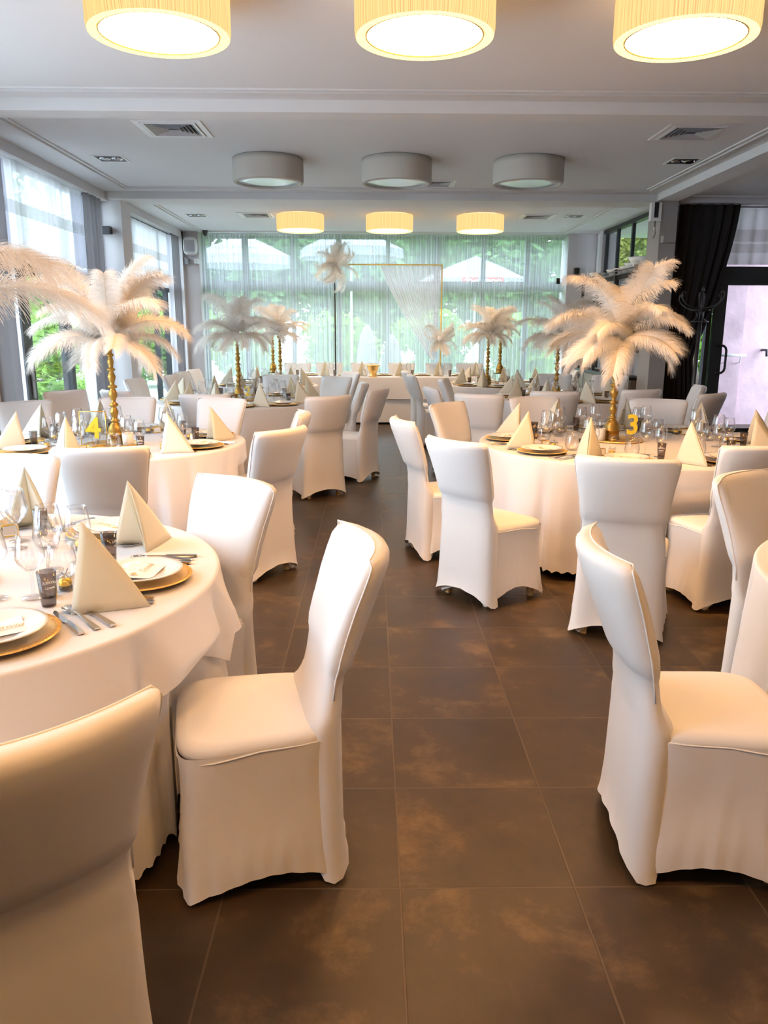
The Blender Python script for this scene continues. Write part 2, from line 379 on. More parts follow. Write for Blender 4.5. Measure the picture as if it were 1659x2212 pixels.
blind((4.62, 10.70), (7.3, 10.70), 3.10, [(.26, BLIND), (.15, BLINDB), (.03, BLIND), (.11, BLINDB), (.15, BLIND)], 'white and grey banded roman blind above the black entrance door', 40)
# black door curtain: hangs wide at the rail and is pulled towards the column below
def tl(s, u):
    w = .70; right = 1.0
    pull = min(1, max(0, (u)/.62))**1.5
    x = s*w; x2 = s*w*(1-.62*pull) - .0
    if u > .62: x2 = s*w*(.38+.55*(u-.62))
    return x2-x-.02*u
drape('black_curtain', (3.95, 10.60), (4.72, 10.60), .02, 3.14, BCURT, 'long black curtain pulled aside between the grey column and entrance door', amp=.05, lam=.11, seed=11, zs=40, tilt=tl)

# ------------------------------------------------------------------ ceiling lamps
def stripes(m, lo, hi, freq):
    n, l = m.node_tree.nodes, m.node_tree.links; e = [q for q in n if q.type == 'EMISSION'][0]
    tc = n.new('ShaderNodeTexCoord'); sp = n.new('ShaderNodeSeparateXYZ'); l.new(tc.outputs['Object'], sp.inputs[0])
    at = n.new('ShaderNodeMath'); at.operation = 'ARCTAN2'; l.new(sp.outputs[0], at.inputs[0]); l.new(sp.outputs[1], at.inputs[1])
    ns = n.new('ShaderNodeTexNoise'); ns.noise_dimensions = '1D'; ns.inputs['Scale'].default_value = freq; ns.inputs['Detail'].default_value = 2
    l.new(at.outputs[0], ns.inputs['W']); mr = n.new('ShaderNodeMapRange'); mr.inputs[1].default_value = .32; mr.inputs[2].default_value = .6; mr.inputs[3].default_value = lo; mr.inputs[4].default_value = hi
    l.new(ns.outputs[0], mr.inputs[0]); l.new(mr.outputs[0], e.inputs[1])
stripes(SHADE_ON, .44, .68, 42); stripes(SHADE_ON2, .7, 1.0, 40)
def lamp(x, y, on, label, far=False):
    t = thing('ceiling_lamp', (x, y, CZ), 0, label, 'ceiling lamp', 'round pleated ceiling lamps in rows of three')
    R = .345; H = .225; n = 144; mb = MB()
    prof = [(R-.02, -.004), (R, -.004), (R+.003, -.05), (R+.003, -H+.03), (R-.002, -H)]
    mb.loft([[((r+(.0028 if i % 2 else 0))*math.cos(2*PI*i/n), (r+(.0028 if i % 2 else 0))*math.sin(2*PI*i/n), z) for i in range(n)] for r, z in prof], False, False)
    sh = mb.build('lamp_shade', SHADE_ON if on else SHADE_OFF, t)
    mb = MB(); mb.loft([[((r+(.0015 if i % 2 else 0))*math.cos(2*PI*i/n), (r+(.0015 if i % 2 else 0))*math.sin(2*PI*i/n), z) for i in range(n)] for r, z in ((R-.002, -H), (R-.022, -H-.006), (R-.045, -H), (R-.048, -H+.03))], False, False)
    mb.build('shade_rim', SHADE_ON2 if on else SHADE_OFF, sh)
    mb = MB(); mb.lathe([(R-.048, -H+.018), (R-.055, -H+.008), (.2, -H+.006), (.001, -H+.006)], 64)
    df = mb.build('diffuser', (BULB2 if far else BULB0 if y < 1 else BULB) if on else DIFF_OFF, t)
    mb = MB(); mb.lathe([(R-.046, -H+.012), (R-.050, -H+.002), (R-.056, -H+.002), (R-.056, -H+.01)], 64)
    mb.build('diffuser_ring', GOLDP if on else SILV, df)
rows = [(.36, (-1.06, .26, 1.57), True, 'lit', 'in the row above the viewer'), (4.34, (-1.06, .26, 1.57), True, 'lit', 'cut by the picture top'), (8.36, (-1.04, .24, 1.56), False, 'unlit', 'in the middle row'),
        (12.25, (-1.07, .25, 1.60), True, 'lit', 'in the row by the back windows')]
for y, xs, on, w, rw in rows:
    for x, side in zip(xs, ('on the garden side', 'over the aisle', 'on the bar side')):
        lamp(x, y, on, f'{w} round pleated lamp {side}, {rw}', y > 10)

# ------------------------------------------------------------------ vents, spots, small wall and ceiling fittings
def vent(x, y, label, s=.5, rz=0):
    t = thing('air_vent', (x, y, CZ), rz, label, 'air vent', 'square ceiling air vents')
    mb = MB()
    for a, b, z in ((.5, .42, .008), (.40, .36, .014)):
        a *= s; b *= s
        mb.box(-a, a, -a, -b, -z, 0); mb.box(-a, a, b, a, -z, 0); mb.box(-a, -b, -b, b, -z, 0); mb.box(b, a, -b, b, -z, 0)
    mb.build('vent_frame', WHITEP, t, False)
    mb = MB()
    for k in range(5):
        a = s*(.34-.06*k); b = a-.012
        q = [[(-a, -a, 0), (a, -a, 0), (a, a, 0), (-a, a, 0)], [(-b-.02, -b-.02, -.016), (b+.02, -b-.02, -.016), (b+.02, b+.02, -.016), (-b-.02, b+.02, -.016)], [(-b, -b, 0), (b, -b, 0), (b, b, 0), (-b, b, 0)]]
        mb.loft(q, False, False)
    mb.build('vent_louver', GREYP, t, False)
    bx('vent_duct', BLK, (-.34*s, .34*s, -.34*s, .34*s, -.002, -.0005), t)
def spot(x, y, label):
    t = thing('recessed_spotlight', (x, y, CZ), 0, label, 'spotlight', 'square recessed double spotlights')
    mb = MB(); a, b = .15, .13
    mb.box(-a, a, -a, -b, -.006, 0); mb.box(-a, a, b, a, -.006, 0); mb.box(-a, -b, -b, b, -.006, 0); mb.box(b, a, -b, b, -.006, 0)
    mb.build('spot_frame', WHITEP, t, False); bx('spot_housing', DARKM, (-b, b, -b, b, -.003, -.0005), t)
    for sx in (-.06, .06):
        mb = MB(); mb.lathe([(.055, -.003), (.05, -.012), (.02, -.006), (.001, -.005)], 20, sx, 0); mb.build('spot_reflector', STEEL, t)
vent(-1.68, 7.18, 'square ceiling vent on the garden side of the unlit lamps', .56)
vent(2.72, 7.18, 'square ceiling vent on the bar side of the unlit lamps', .56)
vent(.74, 9.62, 'small square ceiling vent behind the middle unlit lamp', .42)
vent(-1.72, 12.28, 'square ceiling vent on the garden side of the far lit lamps', .5)
vent(2.45, 12.28, 'square ceiling vent on the bar side of the far lit lamps', .5)
spot(-2.60, 8.39, 'square recessed spotlight above the garden door'); spot(3.10, 8.34, 'square recessed spotlight beside the double ceiling moulding')
spot(-2.62, 12.36, 'small recessed spotlight near the loudspeaker end of the ceiling'); spot(2.98, 12.24, 'recessed spotlight next to the far bar-side ceiling vent')
mb = MB(); mb.lathe([(.0, -.09), (.03, -.085), (.04, -.05), (.045, -.03), (.055, 0)], 16, -2.88, 14.2, CZ)
tag(mb.build('security_camera', BLK), 'small black dome camera on the ceiling above the voile curtain', 'camera')
mb = MB(); mb.lathe([(.075, -.07), (.08, -.03), (.09, 0)], 20, 4.92, 10.0, CZ, cap0=True)
tag(mb.build('smoke_detector', WHITEP), 'round white smoke detector on the ceiling above the entrance door', 'smoke detector')
def sconce(x, y, z, label, mat=GREYP, s=(.05, .05, .045)):
    t = thing('wall_light', (x, y, z), 0, label, 'wall light', 'small square wall lights')
    bx('light_body', mat, (-s[0], s[0], -s[1], s[1], -s[2], s[2]), t); bx('mounting_plate', DARKM, (-s[0]*.8, s[0]*.8, s[1], s[1]+.012, -s[2]*.8, s[2]*.8), t)
sconce(-3.33, 10.355, 2.75, 'grey square wall light on the white garden-side column', DARKM, (.06, .05, .045))
sconce(-3.235, 14.295, 2.70, 'small grey wall light below the loudspeaker', SILV, (.03, .05, .05))
sconce(-3.07, 14.295, 2.70, 'small bright wall light beside the edge of the voile curtain', WHITEP, (.035, .05, .04))
sconce(3.69, 10.215, 2.66, 'square wall light on the grey column by the black curtain', COLM, (.075, .05, .04))
sconce(3.60, 14.335, 2.56, 'small black wall light beside the voile curtain near the shelf', BLK, (.04, .05, .06))
sconce(3.30, 14.415, 2.40, 'tiny black wall light at the bar-side edge of the voile', BLK, (.03, .03, .05))
t = thing('loudspeaker', (-3.165, 14.28, 2.95), 0, 'white loudspeaker with rounded ends high on the wall beside the grey curtain', 'loudspeaker')
mb = MB(); q = []
for y, k in ((.075, 1), (-.04, 1), (-.07, .86)):
    q.append([(.115*k*math.copysign(abs(math.cos(a))**.5, math.cos(a)), y, .155*k*math.copysign(abs(math.sin(a))**.75, math.sin(a))) for a in [2*PI*i/32 for i in range(32)]])
mb.loft(q); mb.build('speaker_body', WHITEP, t, True, 40)
bx('speaker_grille', GREYP, (-.09, .09, -.078, -.070, -.10, .085), t)

# lift-like bracket on the grey column
t = thing('curtain_motor', (3.565, 10.30, 3.0), 0, 'white curtain fitting with a hooked cord on the bar-side column face', 'curtain fitting')
bx('fitting_body', WHITEP, (-.10, .03, -.05, .03, -.12, .10), t); bx('fitting_slot', BLK, (-.06, -.01, -.056, -.05, -.08, .10), t)
mb = MB(); mb.tube([(-.04, -.04, -.12), (-.045, -.05, -.2), (-.03, -.05, -.26), (-.05, -.06, -.31), (-.07, -.06, -.32)], .012); mb.build('cord_hook', STEEL, t)

# ------------------------------------------------------------------ chairs
def sup(a, b, n, th):
    c, s = math.cos(th), math.sin(th); r = (abs(c/a)**n + abs(s/b)**n)**(-1/n); return r*c, r*s
def back_ring(z, yc, w, t, bow, n=40):
    out = []
    for i in range(n):
        x, y = sup(w, t/2, 3.2, 2*PI*i/n); out.append((x, yc+y+bow*(x/w)**2-bow*.5, z))
    return out
BK = [(.008, -.180, .239, .118, 0), (.06, -.176, .231, .112, 0), (.16, -.173, .223, .108, 0), (.28, -.171, .216, .110, .0), (.40, -.167, .213, .116, .002), (.455, -.165, .2125, .120, .004), (.475, -.168, .212, .112, .005), (.495, -.178, .210, .092, .007), (.52, -.187, .208, .078, .010), (.56, -.194, .204, .066, .014), (.615, -.203, .202, .064, .018), (.630, -.207, .205, .076, .02), (.65, -.214, .210, .094, .024), (.68, -.221, .213, .102, .027),
      (.74, -.240, .218, .106, .034), (.82, -.268, .229, .102, .044), (.88, -.292, .239, .094, .052), (.925, -.309, .245, .084, .057), (.945, -.316, .244, .070, .059), (.957, -.320, .238, .048, .060), (.962, -.321, .225, .018, .060)]
def tap(y): return .915+.085*min(1, max(0, (y+.2)/.32))
def make_chair(seed):
    r = random.Random(seed)
    t = thing('covered_chair', (0, 0, 0))
    mb = MB(); rg = [back_ring(*b, 56) for b in BK]
    for q, kk in ((0, 1), (1, .55), (2, .15)):
        w_ = BK[q][2]; rg[q] = [(x+.003*math.sin(y*160+seed)*kk, y+.003*math.sin(x*55+seed)*kk, z+kk*.075*max(0, 1-(x/w_)**2)**.8) for x, y, z in rg[q]]
    mb.loft(rg, False, True); bk_o = mb.build('backrest', CH, t)
    # seat cushion
    mb = MB(); N = 64; rings = []
    for z, a, b in ((.40, .215, .205), (.425, .226, .217), (.437, .2335, .224), (.452, .2335, .224), (.466, .226, .216), (.474, .20, .19), (.481, .10, .10), (.483, .01, .01)):
        rings.append([(sup(a, b, 5, 2*PI*i/N)[0]*tap(sup(a, b, 5, 2*PI*i/N)[1]), .018+sup(a, b, 5, 2*PI*i/N)[1], z) for i in range(N)])
    mb.loft(rings); st_o = mb.build('seat', CH, t)
    # skirt pulled down to the feet, arched hem
    mb = MB(); N = 112; rings = []; K = 14
    for k in range(K+1):
        u = k/K; row = []
        for i in range(N):
            th = 2*PI*i/N; a = .233 - .008*math.sin(PI*min(1, u*1.2)) + .016*u**2.5; b = (.2405 if math.sin(th) > 0 else .19) - .006*math.sin(PI*u) + (.012 if math.sin(th) > 0 else .010)*u**2
            x, y = sup(a, b, 7, th); x *= tap(y)
            x0, y0 = x/a, y/b
            # parameter along each side between feet
            ss = ((math.degrees(th)-45) % 90)/90; side = int(((math.degrees(th)-45) % 360)//90)
            arch = (.085 if side in (0, 2) else .075)*math.sin(PI*ss)**.8 * (1+.25*r.random()*0)
            hem = .008+arch*(1+.3*math.sin(seed*1.7+side*2.1))
            ztop = .440+.010*math.sin(PI*ss)
            z = ztop+(hem-ztop)*u
            corner = max(0, 1-4*min(ss, 1-ss))
            pull = u**2.2
            k2 = 1+.035*corner*pull
            fold = .0028*math.sin(th*29+seed+6*u)*pull*(1-.4*corner)+.011*math.sin(ss*46-u*7)*max(0, corner)*u*u+.006*noise.noise(Vector((x*14, y*14, z*6+seed)))*(.3+u)
            y += -.0 if y > 0 else -.012*(1-u)*0
            row.append((x*k2*(1+fold*3), y*k2*(1+fold*3), z))
        rings.append(row)
    mb.loft(rings, False, False); mb.build('skirt', CH, t)
    # sewn piping along both sides of the back and round the seat
    mb = MB()
    up_ = [(-(b[2]+.0005), b[1]+b[4]*.5, b[0]) for b in BK[9:-2]]; w_, y_, bow_ = BK[-2][2], BK[-2][1], BK[-2][4]
    top_ = [(x, y_+.012+bow_*(x/w_)**2-bow_*.5, .9615) for x in [w_*(-.96+.12*q) for q in range(17)]]
    mb.tube(up_+top_+[(-x, y, z) for x, y, z in reversed(up_)], .0028, 6)
    mb.build('piping', PIPE, bk_o); mb = MB()
    pts = []
    for i in range(97):
        th = -PI*.5+.55 + (2*PI-1.1)*i/96; x, y = sup(.2345, .2245, 5, th); x *= tap(y); pts.append((x, .018+y, .440 - .030*math.sin(max(0, y/.22))**1 + (.004)))
    mb.tube(pts, .0025, 6)
    mb.build('piping', PIPE, st_o)
    for sx in (-1, 1):
        for sy in (-1, 1):
            mb = MB(); mb.loft([[(sx*(.180 if sy > 0 else .160)+dx*s, sy*(.185 if sy > 0 else .165)+dy*s, z) for dx, dy in ((-1, -1), (1, -1), (1, 1), (-1, 1))] for z, s in ((0, .015), (.10, .0175), (.40, .012))])
            mb.build('leg', WOOD, t, False)
    return Proto(t)
protos = [make_chair(1), make_chair(2), make_chair(5)]
chair_i = 0
CHAIRS = []
def chair(x, y, fx, fy, label, group=None):
    global chair_i
    a = math.atan2(fy, fx)-PI/2
    CHAIRS.append((x, y, a))
    protos[chair_i % 3].put((x, y, 0), a, label, 'chair', group); chair_i += 1
W = 'white covered chair'
chair(-.73, 1.32, -.6, .8, W+' cut off by the picture corner, its back to the viewer', 'chairs at the overcloth table')
chair(-.335, 2.13, -.97, -.22, W+' standing in the aisle beside the table with the short overcloth', 'chairs at the overcloth table')
chair(-.75, 2.88, -.66, -.75, W+' behind the napkin at the overcloth table, facing the viewer side', 'chairs at the overcloth table')
chair(-1.72, 3.42, .08, -1, W+' between the overcloth table and table four, facing the viewer', 'chairs at the overcloth table')
chair(.975, 2.14, .99, -.07, W+' standing in the aisle at the table cut off by the picture edge', 'chairs at the cut-off table')
chair(1.76, 3.00, .62, -.78, W+' whose back rises behind the cut-off tablecloth', 'chairs at the cut-off table')
g4 = 'chairs at table four'; g3 = 'chairs at table three'; g2 = 'chairs at table two'; gb = 'chairs at the table before the shelf'; gh = 'chairs at the head table'; gf = 'chairs at the two farthest round tables'
chair(-1.46, 4.28, -.2, .98, W+' with its back to the viewer at table four', g4)
chair(-.80, 4.93, -.83, .55, W+' turned towards table four, first along the aisle', g4)
chair(-.83, 5.72, -.98, -.1, W+' at table four, second along the aisle', g4)
chair(-1.42, 6.62, -.35, -.93, W+' facing the viewer across table four, aisle end', g4)
chair(-2.10, 6.66, .2, -.97, W+' facing the viewer behind the gold stand of table four', g4)
chair(-2.70, 6.35, .7, -.7, W+' at table four below the white feathers, garden door behind', g4)
chair(-2.90, 5.55, 1, 0, W+' at table four beside the garden door', g4)
chair(-2.62, 4.85, .75, .65, W+' at table four by the grey curtain', g4)
chair(.50, 5.40, .95, .22, W+' seen side-on in the aisle at table three', g3)
chair(.69, 4.48, .79, .61, W+' showing its wooden front leg at table three', g3)
chair(1.32, 3.95, .35, .94, W+' with its broad back to the viewer at table three', g3)
chair(2.03, 4.38, -.15, .98, W+' half hidden behind another back, dark gap beside the table three cloth', g3)
chair(.84, 6.30, .75, -.66, W+' facing the viewer at the far aisle side of table three', g3)
chair(1.53, 6.83, .2, -.98, W+' facing the viewer behind the gold stand of table three', g3)
chair(2.42, 6.62, -.35, -.93, W+' facing the viewer behind the table three sign', g3)
chair(2.95, 5.9, -.95, -.25, W+' at table three on the side towards the entrance door', g3)
chair(-.56, 7.42, -.55, .83, W+' with its back to the viewer at table two', g2)
chair(-.21, 8.25, -.91, .40, W+' in the aisle with one wooden leg showing at table two', g2)
chair(-.42, 8.98, -1, -.05, W+' seen side-on in the aisle behind the wooden-legged one', g2)
chair(-1.55, 7.62, .05, 1, W+' seen from behind at table two above napkin tips', g2)
chair(-2.35, 8.00, .6, .8, W+' at table two closest to the garden curtains', g2)
chair(-.62, 9.95, -.55, -.83, W+' beyond table two on its aisle end', g2)
chair(-1.25, 10.25, -.1, -.99, W+' facing the viewer straight behind the table two sign', g2)
chair(-2.60, 9.55, .95, -.2, W+' beside the white column at table two', g2)
chair(-2.75, 7.55, .8, -.5, W+' standing sideways by the pale curtain of the garden door', g2)
chair(1.12, 7.68, .4, .91, W+' with a wide grey back between table three and the shelf table', gb)
chair(.92, 8.42, .97, .15, W+' seen side-on at the aisle, in front of two similar backs', gb)
chair(1.18, 9.62, .9, -.2, W+' tucked in behind the wide grey back by the shelf table', gb)
chair(1.85, 8.05, .15, .98, W+' behind the table three stand, back to the viewer', gb)
chair(2.68, 8.33, -.3, .95, W+' at the shelf table, its back beside the white napkin', gb)
chair(3.12, 7.82, -.6, .78, W+' in front of the grey column, back towards the viewer', gb)
chair(3.3, 8.7, -.9, .2, W+' beside the grey column at the foot of the black curtain', gb)
chair(2.45, 10.62, -.2, -.97, W+' facing the viewer behind the shelf table', gb)
chair(3.05, 10.35, -.5, -.85, W+' facing the viewer at the shelf-side end of the shelf table', gb)
for i, (x, y) in enumerate(((-2.35, 10.35), (-2.40, 11.1), (-2.38, 11.8))):
    chair(x, y, .95, -.15, W+' near the garden window, '+('first', 'second', 'third')[i]+' of the row of three backs', gf)
chair(-.56, 11.15, -.8, -.5, W+' at the aisle end of the far table on the garden side', gf)
chair(.84, 10.75, .97, .05, W+' second of the three side-on backs beside the head table', gf)
chair(.80, 11.65, .98, .05, W+' third of the three side-on backs, touching the head table cloth', gf)
chair(2.75, 11.9, -.9, .1, W+' at the far table on the bar side', gf)
for i, x in enumerate((-1.35, -.78, -.15, .52, 1.2, 1.75)):
    chair(x, 14.05, 0, -1, W+' behind the head table, '+('first', 'second', 'third', 'fourth', 'fifth', 'sixth')[i]+' counted from the garden windows', gh)

# ------------------------------------------------------------------ tables and cloths
def push_out(x, y, z, cx, cy):
    """cloth below seat height lies in front of a tucked-in seat"""
    if z > .62: return x, y
    k = 1 if z < .50 else (.62-z)/.12
    for (qx, qy, a) in CHAIRS:
        if (qx-x)**2+(qy-y)**2 > .16: continue
        c, s = math.cos(-a), math.sin(-a); dx, dy = x-qx, y-qy; lx, ly = c*dx-s*dy, s*dx+c*dy
        if abs(lx) < .30 and -.3 < ly < .262:
            w = 1 if abs(lx) < .24 else max(0, (.30-abs(lx))/.06)
            ny = ly+(.262-ly)*w*k; c2, s2 = math.cos(a), math.sin(a)
            x, y = qx+c2*lx-s2*ny, qy+s2*lx+c2*ny
    return x, y
def round_cloth(name, cx, cy, R, zt, zh, label, cat, seed, nf=22, amp=.03, scal=0, wave=0, flare=.02, group=None, top=True):
    N = 480; mb = MB(); rings = []
    if top:
        for r in (.02, .3*R, .6*R, .85*R, R-.02): rings.append([(cx+r*math.cos(2*PI*i/N), cy+r*math.sin(2*PI*i/N), zt) for i in range(N)])
    K = 22
    ph = [nf*2*PI*i/N + 2.2*noise.noise(Vector((3*math.cos(2*PI*i/N), 3*math.sin(2*PI*i/N), seed))) * 2 for i in range(N)]
    for k in range(K+1):
        u = k/K; row = []
        for i in range(N):
            th = 2*PI*i/N
            hem = zh + wave*math.sin(ph[i]*.5+1) + (scal*abs(math.sin(th*58)) if scal else 0)
            if k < 4: a = k/3*PI/2; r = R-.012+.012*math.sin(a); z = zt-.012*(1-math.cos(a))
            else:
                v = (k-3)/(K-3); z = (zt-.012)+(hem-(zt-.012))*v
                A = amp*min(1, v*1.6)*(.45+.8*abs(noise.noise(Vector((2.2*math.cos(th), 2.2*math.sin(th), seed+9)))))
                f = math.sin(ph[i]); r = R + flare*v + A*(f*.75+.25*math.sin(2*ph[i]+1)) + .006*noise.noise(Vector((th*3, z*9, seed)))*v
            x, y = cx+r*math.cos(th), cy+r*math.sin(th)
            if k >= 4: x, y = push_out(x, y, z, cx, cy)
            row.append((x, y, z))
        rings.append(row)
    if not top: rings = rings[1:]
    mb.loft(rings, top, False)
    return tag(mb.build(name, CLOTH), label, cat, group)
def round_table(cx, cy, R, label):
    t = thing('round_table', (cx, cy, 0), 0, label, 'table')
    mb = MB(); mb.lathe([(.01, .725), (R-.02, .725), (R-.016, .735), (R-.016, .745), (R-.02, .75), (.01, .75)], 64); mb.build('tabletop', WOOD, t)
    mb = MB(); mb.lathe([(.05, .725), (.045, .6), (.045, .1)], 16); mb.build('pedestal', DARKM, t)
    mb = MB()
    for k in range(4):
        a = k*PI/2+.4; c, s = math.cos(a), math.sin(a)
        mb.tube([(0, 0, .12), (c*.2, s*.2, .06), (c*.38, s*.38, .02)], .02)
    mb.build('foot', DARKM, t)
TB = {'T5': (-1.44, 2.44, .9), 'T6': (2.21, 2.30, .92), 'T4': (-1.83, 5.62, .90), 'T3': (1.88, 5.60, 1.10), 'T2': (-1.48, 9.0, .98), 'R2': (2.3, 9.45, .88),
      'L3': (-1.55, 11.55, .75), 'R3': (1.9, 11.75, .80)}
TN = {'T5': 'the overcloth table', 'T6': 'the cut-off table', 'T4': 'table four', 'T3': 'table three', 'T2': 'table two',
      'R2': 'the table before the shelf', 'L3': 'the far garden-side table', 'R3': 'the far bar-side table'}
for k, (cx, cy, R) in TB.items():
    round_table(cx, cy, R, 'large round table hidden under white cloth, ' + TN[k])
    sc_ = .020 if k in ('T5', 'T3', 'T4', 'T6') else 0
    round_cloth('tablecloth', cx, cy, R, .757, .045 if k != 'R2' else .22, 'floor-length white cloth with scalloped hem on ' + TN[k] if sc_ else 'floor-length white cloth on ' + TN[k], 'tablecloth',
                (ord(k[1])*3+ord(k[0])) % 17, {'T3': 19, 'T5': 20, 'T6': 20}.get(k, 18), .058 if sc_ else .035, sc_, 0, .03)
round_cloth('overcloth', -1.44, 2.44, .925, .761, .52, 'short white overcloth with wavy hem on the nearest garden-side table', 'tablecloth', 4, 13, .06, 0, .06, .05)
# head table
t = thing('head_table', (0.18, 13.5, 0), 0, 'long head table under white cloths before the voile curtain', 'table')
bx('tabletop', WOOD, (-1.55, 1.55, -.38, .38, .745, .765), t)
for sx in (-1.3, 1.3):
    for sy in (-.3, .3): bx('leg', DARKM, (sx-.02, sx+.02, sy-.02, sy+.02, 0, .745), t)
def rect_cloth(name, x0, x1, y0, y1, zt, zh, label, seed, amp):
    N = 400; mb = MB(); rings = []; cx, cy, a, b = (x0+x1)/2, (y0+y1)/2, (x1-x0)/2, (y1-y0)/2
    for k in range(14):
        row = []
        for i in range(N):
            th = 2*PI*i/N; s = i/N*4; 
            side = int(s); w = s-side
            P = [(1-2*w, 1), (-1, 1-2*w), (-1+2*w, -1), (1, -1+2*w)][side]
            nrm = [(0, 1), (-1, 0), (0, -1), (1, 0)][side]
            if k < 2: z = zt; q = (.3, .996)[k]; off = 0
            else:
                v = (k-2)/11; z = zt-.006+(zh-zt)*v; q = 1; off = v*amp*(.4+math.sin(s*13+seed+2*noise.noise(Vector((s*3, seed, 0)))))*abs(noise.noise(Vector((s*2, seed+5, 0))))*2+.01*v
            row.append((cx+P[0]*a*q+nrm[0]*off, cy+P[1]*b*q+nrm[1]*off, z))
        rings.append(row)
    mb.loft(rings, True, False); return tag(mb.build(name, CLOTH, None, True, 50), label, 'tablecloth')
rect_cloth('tablecloth', -1.38, 1.74, 13.11, 13.89, .772, .04, 'floor-length white cloth on the head table', 3, .02)
rect_cloth('overcloth', -1.40, 1.76, 13.09, 13.91, .778, .43, 'short white overcloth draped over the head table', 5, .015)

# ------------------------------------------------------------------ tableware prototypes
def P_single(name, mb, mat, ang=None):
    o = mb.build(name, mat, None, True, ang); return Proto(o)
def mk_charger():
    t = thing('charger_plate')
    mb = MB(); mb.lathe([(.001, .002), (.10, .002), (.115, .006), (.155, .014), (.165, .016), (.166, .019), (.155, .018), (.115, .010), (.10, .006), (.001, .006)], 56)
    mb.build('plate_body', GOLDP, t)
    mb = MB()
    for i in range(84):
        a = 2*PI*i/84; c, s = math.cos(a), math.sin(a)
        mb.tube([(c*.150, s*.150, .0165), (c*.163, s*.163, .0192)], .0016, 5)
    mb.build('beaded_rim', GOLDP, t); return Proto(t)
def mk_charger_far():
    mb = MB(); mb.lathe([(.001, .002), (.10, .002), (.165, .016), (.166, .019), (.10, .006), (.001, .006)], 32); return P_single('charger_plate', mb, GOLDP)
def mk_plate():
    mb = MB(); mb.lathe([(.001, .001), (.07, .001), (.08, .006), (.125, .017), (.135, .019), (.136, .0215), (.125, .020), (.085, .010), (.075, .005), (.001, .005)], 56); return P_single('dinner_plate', mb, CHINA)
def mk_card():
    t = thing('place_card')
    mb = MB(); z = .0; pts = []
    for j in range(9):
        for i in range(9):
            x = (i/8-.5)*.15; y = (j/8-.5)*.12; pts.append((x, y, .002+.004*math.sin(i*.9)*((j/8-.5))+.006*((i/8-.5)**2)*4))
    mb.add(pts, [(j*9+i, j*9+i+1, (j+1)*9+i+1, (j+1)*9+i) for j in range(8) for i in range(8)])
    mb.build('card', CARD, t)
    mb = MB(); hp = []
    for i in range(24):
        a = 2*PI*i/24; hp.append((-.0008*16*math.sin(a)**3-.035, .0008*(13*math.cos(a)-5*math.cos(2*a)-2*math.cos(3*a)-math.cos(4*a))+.005, .0085))
    mb.add(hp, [tuple(range(24))]); mb.build('heart_print', GTXT, t, False)
    text_part('Dawid', .032, GTXT, t, Matrix.Translation((.030, -.02, .0088)), .0002, 'name_lettering', .35)
    return Proto(t)
def mk_napkin():
    """square paper napkin folded into a standing pyramid, spine towards the guest"""
    t = thing('folded_napkin')
    mb = MB(); H = .255
    A = Vector((0, .065, H)); L = Vector((-.088, .075, 0)); Rr = Vector((.088, .075, 0)); B = Vector((0, -.125, 0)); I = Vector((0, .005, 0))
    def panel(p, q, r, bulge, s):
        n = 10; vs = []; idx = {}
        for i in range(n+1):
            for j in range(n+1-i):
                a, b = i/n, j/n; c = 1-a-b
                P = p*c+q*a+r*b; nn = (q-p).cross(r-p).normalized()*s
                P = P + nn*bulge*(4*a*c+4*a*b+2*b*c)*.5
                idx[(i, j)] = len(vs); vs.append(P)
        fs = []
        for i in range(n):
            for j in range(n-i):
                fs.append((idx[(i, j)], idx[(i+1, j)], idx[(i, j+1)]))
                if j < n-i-1: fs.append((idx[(i+1, j)], idx[(i+1, j+1)], idx[(i, j+1)]))
        mb.add(vs, fs)
    panel(A, L, B, .014, 1); panel(A, B, Rr, .014, 1)
    o = mb.build('outer_fold', NAPK, t); md = o.modifiers.new('thickness', 'SOLIDIFY'); md.thickness = .0018
    mb = MB(); panel(A-Vector((0, 0, .006)), L*.97, I, -.006, 1); panel(A-Vector((0, 0, .006)), I, Rr*.97, -.006, 1)
    o = mb.build('inner_fold', NAPK, t); md = o.modifiers.new('thickness', 'SOLIDIFY'); md.thickness = .0015
    return Proto(t)
def mk_wine(h=.225, r=.046):
    t = thing('wine_glass')
    mb = MB(); mb.lathe([(.006, h*.42), (.018, h*.44), (r*.85, h*.55), (r, h*.63), (r*.98, h*.70), (r*.80, h*.92), (r*.74, h), (r*.72, h), (r*.78, h*.92), (r*.955, h*.70), (r*.97, h*.63), (r*.82, h*.555), (.014, h*.448), (.001, h*.44)], 40); mb.build('bowl', GLASS, t)
    mb = MB(); mb.lathe([(.0075, .008), (.0045, .02), (.004, h*.2), (.0045, h*.36), (.0075, h*.43)], 16); mb.build('stem', GLASS, t)
    mb = MB(); mb.lathe([(.001, .001), (.034, .001), (.036, .002), (.034, .0035), (.012, .006), (.001, .009)], 32); mb.build('foot', GLASS, t); return Proto(t)
def mk_wine_far():
    h, r = .225, .046; mb = MB(); mb.lathe([(.001, .001), (.034, .002), (.01, .006), (.004, .03), (.004, h*.36), (.018, h*.44), (r*.85, h*.55), (r, h*.63), (r*.80, h*.92), (r*.74, h), (r*.71, h), (r*.96, h*.63), (.001, h*.45)], 20); return P_single('wine_glass', mb, GLASS)
def mk_tumbler():
    mb = MB(); h = .115; r = .048
    mb.lathe([(.001, .001), (r*.6, .001), (r*.85, .012), (r, .035), (r*1.0, .05), (r*.86, .09), (r*.78, h), (r*.76, h), (r*.84, .09), (r*.975, .05), (r*.975, .036), (r*.83, .015), (r*.6, .006), (.001, .006)], 40); return P_single('stemless_glass', mb, GLASS)
